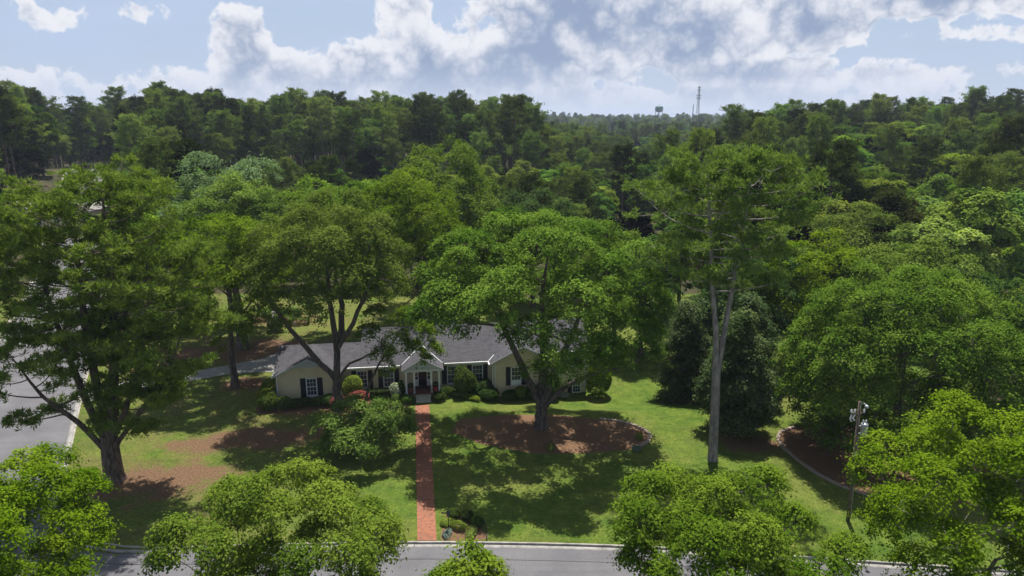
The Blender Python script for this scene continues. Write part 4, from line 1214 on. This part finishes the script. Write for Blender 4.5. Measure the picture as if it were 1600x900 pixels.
st = lambda pts, r, **k: dict(pts=pts, r=r, **k)
lpine = gen_pine('big_pine', 51, 26.5, 6, 6.6, 0, .48, .09, 12, 12, 'needle_gold', tr=.6, puffs=(6, 9), puff_r=.60, low=.15, peak=.5,
    stems=[st([(0, 0, -.4), (0, 0, .4), (0, 0, 2.5), (.1, 0, 4.4)], [1.15, .82, .74, .66], n=0),
           st([(-.2, 0, 3.6), (-1.4, .2, 7), (-2.8, .4, 13), (-4.2, .5, 21.5)], [.34, .30, .22, .05], zb=10, R=5.8, n=24),
           st([(0, .2, 4), (-.6, .4, 9), (-1.0, .8, 16), (-.6, 1.0, 25)], [.40, .34, .26, .05], zb=12, R=6.0, n=28),
           st([(.2, 0, 4), (1.0, .2, 9), (1.9, .4, 16), (2.2, .4, 26.3)], [.46, .40, .28, .05], zb=10.5, R=6.8, n=34),
           st([(.3, -.2, 3.6), (2.6, -.6, 8), (4.6, -.8, 13), (5.6, -.8, 20)], [.26, .22, .16, .04], zb=8.5, R=6.2, n=22),
           st([(-.3, -.1, 2.9), (-2.0, -.4, 5.8), (-4.4, -.8, 8.2), (-6.4, -1, 12.5)], [.26, .22, .14, .03], zb=5.0, R=5.2, n=12),
           st([(.4, -.2, 3.2), (3.2, -.8, 6.6), (6.2, -1.2, 10), (8.2, -1.2, 15)], [.22, .18, .12, .03], zb=7.0, R=5.0, n=13),
           st([(.3, -.1, 2.5), (1.4, -.3, 4.6), (3.2, -.8, 6.8), (5.0, -1, 9)], [.16, .14, .10, .03], zb=4.6, R=4.2, n=9)])
T('pine_tree', lpine, -34.0, 52.8, 'massive pine of several trunks on pine straw at the street corner', 0, (1, 1, .96))

rpine = gen_pine('twin_pine', 61, 27.5, 15.2, 6.8, 0, .48, .088, 12, 12, 'needle', bark='bark_pale', tr=.5, puffs=(6, 9), puff_r=.66, low=.3, peak=.42, rise_t=.15, topround=.9,
    stems=[st([(0, 0, -.4), (0, 0, .4), (-.15, 0, 5), (-.25, 0, 8.4), (-.2, .05, 9.6)], [.62, .44, .40, .36, .25], n=0),
           st([(-.35, 0, 8), (-.5, 0, 12), (-1.05, .1, 15.5), (-1.6, .3, 21), (-2.2, .3, 26.6)], [.27, .25, .21, .14, .04], zb=15.4, R=6.8, n=23),
           st([(-.2, .05, 7.6), (.15, .15, 11.5), (.55, .2, 15.5), (1.2, .3, 20.5), (1.5, .2, 26.6)], [.26, .25, .21, .14, .04], zb=15.2, R=7.0, n=24)])
T('pine_tree', rpine, 18.2, 56.4, 'tall pine with pale trunk splitting in two on the right lawn')

holly = gen_broadleaf('holly', 71, 14.2, 4.5, -1.0, 40, 32000, .25, 'leaf_holly', tr=.24, fork=2, clump=.55, shape='cone', lobe_r=(.26, .42), squash=.9, fill=.3)
T('holly_tree', holly, 22.0, 62.0, 'dark glossy cone-shaped tree just behind the pale pine trunk')
T('holly_tree', holly, 19.6, 73.0, 'dark bushy tree behind and left of the pale pine trunk', 2.2, (1.0, 1.0, .95))
T('holly_tree', holly, 23.2, 77.5, 'dark leafy tree in the shade behind the cone-shaped one', 5.1, (1.05, 1.05, 1.1))
T('holly_tree', holly, 24.8, 69.0, 'dark leafy tree behind the garden between pine and maple', 4.0, (1.05, 1.05, 1.0))

maple = gen_broadleaf('maple', 81, 17.0, 10.4, 1.0, 0, 165000, .215, 'leaf_maple', tr=.55, fork=2.6, clump=.60, squash=.85, up=.7, spread=.55, lobes=dome_lobes(81, 105, 10.4, 17.2, 5.6, (1.4, 2.2)))
T('maple_tree', maple, 35.2, 57.8, 'wide dense maple sweeping low over the stone-edged bed at right')

fgA = gen_broadleaf('street_a', 91, 11.6, 6.2, 2.6, 38, 70000, .165, 'leaf_yellowgreen', tr=.22, fork=2.4, clump=.42, lobe_r=(.14, .24), squash=.9, spread=.62, rr=(.50, .96), fill=.2, low_p=.22)
fgB = gen_broadleaf('street_b', 92, 11.7, 6.3, 2.6, 40, 74000, .165, 'leaf_lime', tr=.22, fork=2.4, clump=.42, lobe_r=(.14, .24), squash=.85, spread=.62, rr=(.50, .98), fill=.2, low_p=.22)
fgC = gen_broadleaf('street_c', 93, 15.6, 7.6, 3.0, 64, 96000, .17, 'leaf_lime', tr=.26, fork=2.4, clump=.44, lobe_r=(.13, .21), squash=.85, spread=.62, rr=(.45, .96), fill=.32, low_p=.3, bark='bark_pale')
T('street_tree', fgA, -12.4, 31.8, 'yellow-green street tree in front of the lawn left of the walk', group='street trees along the front road')
T('street_tree', fgB, 11.6, 31.8, 'round green street tree below the pale pine trunk', 1.0, group='street trees along the front road')
T('street_tree', fgC, 26.2, 32.0, 'tall light green street tree in the bottom right corner', 2.2, group='street trees along the front road')
T('street_tree', fgB, -29.2, 32.6, 'green street tree in the bottom left corner', 3.4, (1.0, 1.0, 1.03), group='street trees along the front road')
sap = gen_broadleaf('sapling', 94, 7.7, 2.7, 1.6, 14, 12000, .18, 'leaf_lime', tr=.10, fork=1.6, clump=.42, lobe_r=(.26, .42), squash=1.0, shape='cone')
T('street_sapling', sap, -2.4, 33.2, 'small young street tree whose top shows before the road at the walk', 0, (1.2, 1.2, 1.03))

dog = gen_broadleaf('dogwood', 95, 5.4, 5.0, 1.0, 26, 20000, .20, 'leaf_maple', tr=.14, fork=.8, clump=.5, lobe_r=(.17, .27), squash=.55, up=.8, bark='bark_pale', fill=.1)
T('dogwood_tree', dog, -13.6, 57.4, 'small spreading dogwood on the lawn left of the brick walk')

roundt = gen_broadleaf('round_oak', 96, 27.0, 9.4, 7, 34, 40000, .34, 'leaf_olive', tr=.5, fork=6, clump=.8, lobe_r=(.22, .34), squash=.95)
T('round_tree', roundt, -10.6, 106, 'tall round-crowned tree rising behind the house in the centre')
silver = gen_broadleaf('silver_maple', 97, 24.6, 9.8, 7, 30, 34000, .32, 'leaf_silver', tr=.45, fork=5, clump=.75, lobe_r=(.20, .30), squash=.7)
T('silver_tree', silver, -41, 96, 'pale silver-green tree behind the big pine at left', 0, (1.08, 1.08, 1.07))
mapleB = gen_broadleaf('maple_b', 98, 17.5, 8.0, 3, 34, 40000, .28, 'leaf_lime', tr=.4, fork=3, clump=.62, lobe_r=(.20, .32), squash=.8, up=.6)
T('maple_tree', mapleB, 45.5, 75.5, 'light green maple behind the wide maple, nearest the right edge')
T('maple_tree', mapleB, 36.0, 80.5, 'light green maple behind the wide maple, left of its neighbour', 2.0, (.95, .95, .98))
darkt = gen_broadleaf('dark_oak', 99, 19, 8.0, 4, 30, 24000, .34, 'leaf_dark', tr=.45, fork=4, clump=.8, lobe_r=(.22, .34))
T('dark_tree', darkt, 3.5, 112, 'dark green tree behind the oak, right of the round-crowned tree', 0, (1, 1, 1.05))
T('dark_tree', darkt, 17.5, 88.0, 'dark tree at the far end of the right lawn', 3.3, (.72, .72, .75))
T('dark_tree', darkt, 29.5, 81, 'dark tree in the shade right behind the pine crown', 1.2, (.8, .8, .85))
T('dark_tree', darkt, -72, 84, 'dark green tree across the side street at the left edge', 2.4, (1.1, 1.1, 1.25))
T('maple_tree', mapleB, 57, 66, 'light green tree at the right edge beside the wide maple', 4.4, (.9, .9, .85))
T('dark_tree', darkt, 51, 69, 'dark tree just behind the wide maple at right', 5.0, (.75, .75, .75))
T('maple_tree', mapleB, 11, 97, 'light green tree behind the right end of the house', 5.2, (.85, .85, .9))
T('maple_tree', mapleB, 14.5, 92, 'light green tree at the far end of the right lawn', 1.2, (.8, .8, .95))
T('maple_tree', mapleB, 49.5, 94, 'light green tree filling the gap above the left light green maple', 5.6, (1.0, 1.0, 1.08))
T('maple_tree', mapleB, 36, 103, 'light green tree behind the dark hollies', 3.0, (.9, .9, .9))

# ------------------------------------------------------------------ the wood behind
PB = [gen_broadleaf('wood_leaf%d' % i, 200 + i, [17.5, 20, 15.5, 21][i], [5.6, 4.8, 5.8, 5.2][i], [3.5, 4, 2.5, 4.5][i], [24, 22, 26, 24][i], [17000, 16000, 17000, 16000][i], .40, 'leaf_mid',
                    tr=.28, fork=4.5, clump=.62, lobe_r=(.22, .36), squash=[.85, 1.0, .7, .9][i], twig=False) for i in range(4)]
PP = [gen_pine('wood_pine%d' % i, 300 + i, [25, 26.5, 23, 25.5][i], [14, 15, 11.5, 15.5][i], [3.7, 4.0, 4.3, 3.6][i], [24, 26, 28, 22][i], .52, .12, 9, 8, 'needle_far', tr=.24, puffs=(6, 9), puff_r=.75) for i in range(4)]

rngF = np.random.default_rng(5)
def wood_points():
    pts = []
    for y in np.arange(84, 470, 7.9):
        w = y * .80 + 14
        for x in np.arange(-w, w, 7.9 if y < 260 else 9.2):
            px = x + rngF.uniform(-3.2, 3.2); py = y + rngF.uniform(-3.2, 3.2)
            pts.append((px, py))
    return np.array(pts)
WP = wood_points()
X, Y = WP[:, 0], WP[:, 1]
AZ = np.degrees(np.arctan2(X, Y))
ok = np.ones(len(WP), bool)
# open ground: the plot and its back garden, the streets, the neighbours' houses
ok &= ~((Y < 113) & (X > -50) & (X < 26))
ok &= ~((Y < 121) & (X > -48) & (X < -22))
road = inside(X, Y, ROADPOLY) | (np.minimum(seg_dist(X, Y, KERB), seg_dist(X, Y, LEFTK)) < 3.5)
ok &= ~road
ok &= ~((Y < 98) & (X > 26) & (X < 52))
for (hx, hy, rr) in ((31, 139, 15), (-63, 207, 12), (76, 84, 14), (-108, 164, 13)):
    ok &= np.hypot(X - hx, Y - hy) > rr
    # keep the glimpse open on the near side, where their yards are
    if hy > 100 and hx > -100: ok &= ~((np.abs(X - hx * (Y / hy)) < 6) & (Y < hy) & (Y > hy - 32))
ok &= ~((X < -52) & (Y < 92) & (X > -66))
ok &= rngF.random(len(WP)) > .06
WP = WP[ok]; X, Y = WP[:, 0], WP[:, 1]; AZ = np.degrees(np.arctan2(X, Y))
# pines: the tall stand behind on the left and centre, scattered elsewhere
pp = np.full(len(WP), .22)
pp = np.where((Y > 205) & (AZ < 8), .96, pp)
pp = np.where((Y > 175) & (AZ < -28), .6, pp)
pp = np.where((X < -95) & (Y > 110) & (Y < 190), .45, pp)
pp = np.where((AZ > 14) & (Y > 240), .5, pp)
pp = np.where((AZ > 0) & (AZ < 12) & (Y > 120) & (Y < 190), .45, pp)
isp = rngF.random(len(WP)) < pp
sc = rngF.uniform(.80, 1.14, len(WP))
sc = np.where(~isp & (Y < 150), sc * .95, sc)
sc = np.where((AZ > 2) & (AZ < 17) & (Y > 190), sc * .78, sc)
sc = np.where(~isp & (AZ > -24) & (AZ < 9) & (Y > 112) & (Y < 215), sc * .82, sc)
sc = np.where(isp & (AZ > -24) & (AZ < 9) & (Y < 200), sc * .8, sc)
sc = np.where(isp & (AZ > -30) & (AZ < 7) & (Y > 205), sc * 1.10, sc)
var = rngF.integers(0, 4, len(WP)); rot = rngF.uniform(0, 6.28, len(WP))
# which stand near enough to be picked out one by one
infr = np.abs(X) < Y * .80 + 3
dist = np.hypot(X, Y)
near_idx = []
for kind in (True, False):
    ids = np.where((isp == kind) & infr)[0]; ids = ids[np.argsort(dist[ids])][:(230 if kind else 290)]
    near_idx += list(ids)
near = np.zeros(len(WP), bool); near[near_idx] = True
MARKS = [(-29, 'far left above the big pine'), (-22, 'above the silver-green tree at left'), (-15, 'near the far chimney house'), (-8, 'left of the round-crowned tree'),
         (-2, 'above the round-crowned tree'), (5, 'above the big oak'), (11, 'below the water tower'), (17, 'below the telecom mast'), (24, 'right of the two-stemmed pine'), (31, 'above the wide maple'), (99, 'far right above the light maples')]
def wood_label(p, x, y, s, v):
    az = math.degrees(math.atan2(x, y)); where = next(t for lim, t in MARKS if az < lim)
    row = 'front' if y < 130 else ('second' if y < 165 else ('third' if y < 205 else 'back'))
    size = 'tall' if s > 1.02 else ('small' if s < .9 else 'middling')
    look = (['slim', 'broad', 'low-crowned', 'bare-stemmed'] if p else ['open', 'narrow', 'spreading', 'dense'])[v]
    return '%s %s %s, %s woodland row %s' % (size, look, 'pine' if p else 'leafy tree', row, where), '%s of the woods, %s row %s' % ('pines' if p else 'leafy trees', row, where)
first = {}
for i in np.where(near)[0]:
    p = bool(isp[i]); m = (PP if p else PB)[var[i]]
    s = float(sc[i]); lab, grp = wood_label(p, X[i], Y[i], s, int(var[i]))
    e = place_tree('pine_tree' if p else 'broadleaf_tree', m, (float(X[i]), float(Y[i]), hz(X[i], Y[i])), float(rot[i]), (s, s, s) if p else (s * 1.16, s * 1.16, s), lab, 'tree', grp)
    first.setdefault((p, int(var[i])), e)

# the rest of the wood reads as one mass: points that carry the same trees
def far_wood():
    P = [np.c_[X[~near], Y[~near], land(X[~near], Y[~near])]]; K = [np.where(isp[~near], 0, 4) + var[~near]]; S = [sc[~near]]
    Q = []
    y = 470.0
    while y < 2300:
        step = 11 + (y - 470) * .012
        w = y * .80 + 30
        for x in np.arange(-w, w, step): Q.append((x + rngF.uniform(-.45, .45) * step, y + rngF.uniform(-.45, .45) * step))
        y += step
    Q = np.array(Q); n = len(Q); az = np.degrees(np.arctan2(Q[:, 0], Q[:, 1]))
    P.append(np.c_[Q, land(Q[:, 0], Q[:, 1])]); kp = rngF.random(n) < .45
    K.append(np.where(kp, 0, 4) + rngF.integers(0, 4, n)); S.append(rngF.uniform(.75, 1.1, n))
    P = np.concatenate(P); K = np.concatenate(K); S = np.concatenate(S)
    me = bpy.data.meshes.new('far_woods'); me.vertices.add(len(P)); me.vertices.foreach_set('co', P.astype(np.float32).ravel())
    a = me.attributes.new('kind_id', 'INT', 'POINT'); a.data.foreach_set('value', K.astype(np.int32))
    a = me.attributes.new('size', 'FLOAT', 'POINT'); a.data.foreach_set('value', S.astype(np.float32))
    a = me.attributes.new('turn', 'FLOAT_VECTOR', 'POINT'); tv = np.zeros((len(P), 3), np.float32); tv[:, 2] = rngF.uniform(0, 6.28, len(P)); a.data.foreach_set('vector', tv.ravel())
    o = link('far_woods', me)
    ng = bpy.data.node_groups.new('far_woods', 'GeometryNodeTree')
    ng.interface.new_socket('Geometry', in_out='INPUT', socket_type='NodeSocketGeometry'); ng.interface.new_socket('Geometry', in_out='OUTPUT', socket_type='NodeSocketGeometry')
    N = ng.nodes; Lk = ng.links
    gi = N.new('NodeGroupInput'); go = N.new('NodeGroupOutput'); jo = N.new('GeometryNodeJoinGeometry'); Lk.new(jo.outputs[0], go.inputs[0])
    def attr(nm, t):
        q = N.new('GeometryNodeInputNamedAttribute'); q.data_type = t; q.inputs[0].default_value = nm; return q.outputs[0]
    for (p, v), e in sorted(first.items()):
        ch = {c.name.split('.')[0]: c for c in e.children}
        j = N.new('GeometryNodeJoinGeometry')
        for c in ('trunk', 'crown'):
            oi = N.new('GeometryNodeObjectInfo'); oi.transform_space = 'ORIGINAL'; oi.inputs['Object'].default_value = ch[c]
            Lk.new(oi.outputs['Geometry'], j.inputs[0])
        ip = N.new('GeometryNodeInstanceOnPoints'); cp = N.new('FunctionNodeCompare'); cp.data_type = 'INT'; cp.operation = 'EQUAL'
        Lk.new(attr('kind_id', 'INT'), cp.inputs[2]); cp.inputs[3].default_value = (0 if p else 4) + v
        Lk.new(gi.outputs[0], ip.inputs['Points']); Lk.new(cp.outputs[0], ip.inputs['Selection']); Lk.new(j.outputs[0], ip.inputs['Instance'])
        er = N.new('FunctionNodeEulerToRotation'); Lk.new(attr('turn', 'FLOAT_VECTOR'), er.inputs[0]); Lk.new(er.outputs[0], ip.inputs['Rotation'])
        cx = N.new('ShaderNodeCombineXYZ'); sz = attr('size', 'FLOAT')
        for k in range(3): Lk.new(sz, cx.inputs[k])
        Lk.new(cx.outputs[0], ip.inputs['Scale']); Lk.new(ip.outputs[0], jo.inputs[0])
    md = o.modifiers.new('far_woods', 'NODES'); md.node_group = ng
    tag(o, 'distant woods running to the horizon', 'woods', kind='stuff')
far_wood()

# ------------------------------------------------------------------ towers on the horizon
def water_tower(x, y):
    z = hz(x, y); e = empty('water_tower', (x, y, z))
    b = 30.0
    MB().lathe([(.6, b), (4.5, b + .9), (7.2, b + 3), (7.9, b + 5), (7.9, b + 9.5), (7.3, b + 11.0), (4.5, b + 12.6), (.5, b + 13.4)], k=28).build('tank', 'tank_green', e, True)
    for k in range(6):
        a = math.pi / 3 * k + .3; MB().tube([(8.6 * math.cos(a), 8.6 * math.sin(a), 0), (7.6 * math.cos(a), 7.6 * math.sin(a), b + 4.5)], .5, 8).build('leg', 'steel_far', e)
    MB().tube([(0, 0, 0), (0, 0, b + .5)], 1.1, 12).build('riser', 'steel_far', e)
    MB().lathe([(8.2, b + 4.6), (9.1, b + 4.6), (9.1, b + 4.9), (8.2, b + 4.9)], k=24).build('catwalk', 'steel_far', e)
    MB().tube([(0, 0, b + 13.2), (0, 0, b + 16)], .25, 6).build('mast', 'steel_far', e)
    tag(e, 'green water tower standing above the trees on the horizon', 'tower')
water_tower(296, 1420)

def lattice(x, y, h, w0, w1, label, plats):
    z = hz(x, y); e = empty('lattice_mast', (x, y, z)); th = .42
    ang = [0.5, 0.5 + 2.094, 0.5 + 4.189]
    def pt(k, zz): r = w0 + (w1 - w0) * zz / h; return (r * math.cos(ang[k]), r * math.sin(ang[k]), zz)
    for k in range(3): MB().tube([pt(k, 0), pt(k, h)], th, 6).build('leg', 'steel_far', e)
    m = MB(); zz = 0.0
    while zz < h - 4:
        dz = max(3.0, (w0 + (w1 - w0) * zz / h) * 1.4)
        for k in range(3):
            m.tube([pt(k, zz), pt((k + 1) % 3, min(h, zz + dz))], .16, 4); m.tube([pt(k, zz), pt((k + 1) % 3, zz)], .16, 4)
        zz += dz
    m.build('bracing', 'steel_far', e)
    for pz, pr in plats:
        p = MB(); p.lathe([(pr * .3, pz), (pr, pz), (pr, pz + .5), (pr * .3, pz + .5)], k=12); p = p.build('platform', 'steel_far', e)
        for k in range(9):
            a = k * .698; MB().box(pr * math.cos(a) - .3, pr * math.cos(a) + .3, pr * math.sin(a) - .3, pr * math.sin(a) + .3, pz - 1.1, pz + 1.5).build('antenna', 'white_trim' if k % 3 == 0 else 'steel_far', p)
    tag(e, label, 'mast')
lattice(377, 1430, 80, 4.6, .8, 'tall lattice telecom mast with antenna rings on the horizon', [(77.5, 2.4), (72, 3.0), (62, 4.2), (56.5, 4.0)])
lattice(380, 1480, 46, 1.0, .5, 'thin short mast left of the tall lattice mast', [])

# ------------------------------------------------------------------ the air
def haze():
    m, T_, out = new_mat('haze_air')
    v = T_.node('ShaderNodeVolumePrincipled'); v.inputs['Color'].default_value = (.72, .82, 1, 1); v.inputs['Density'].default_value = .00015
    v.inputs['Anisotropy'].default_value = .1
    T_.put(out.inputs['Volume'], v)
    o = MB().box(-9800, 9800, -3600, 10200, -9, 135).build('haze', 'cream_wall'); o.data.materials.clear(); o.data.materials.append(m)
    tag(o, 'thin summer haze over the woods', kind='stuff')
haze()
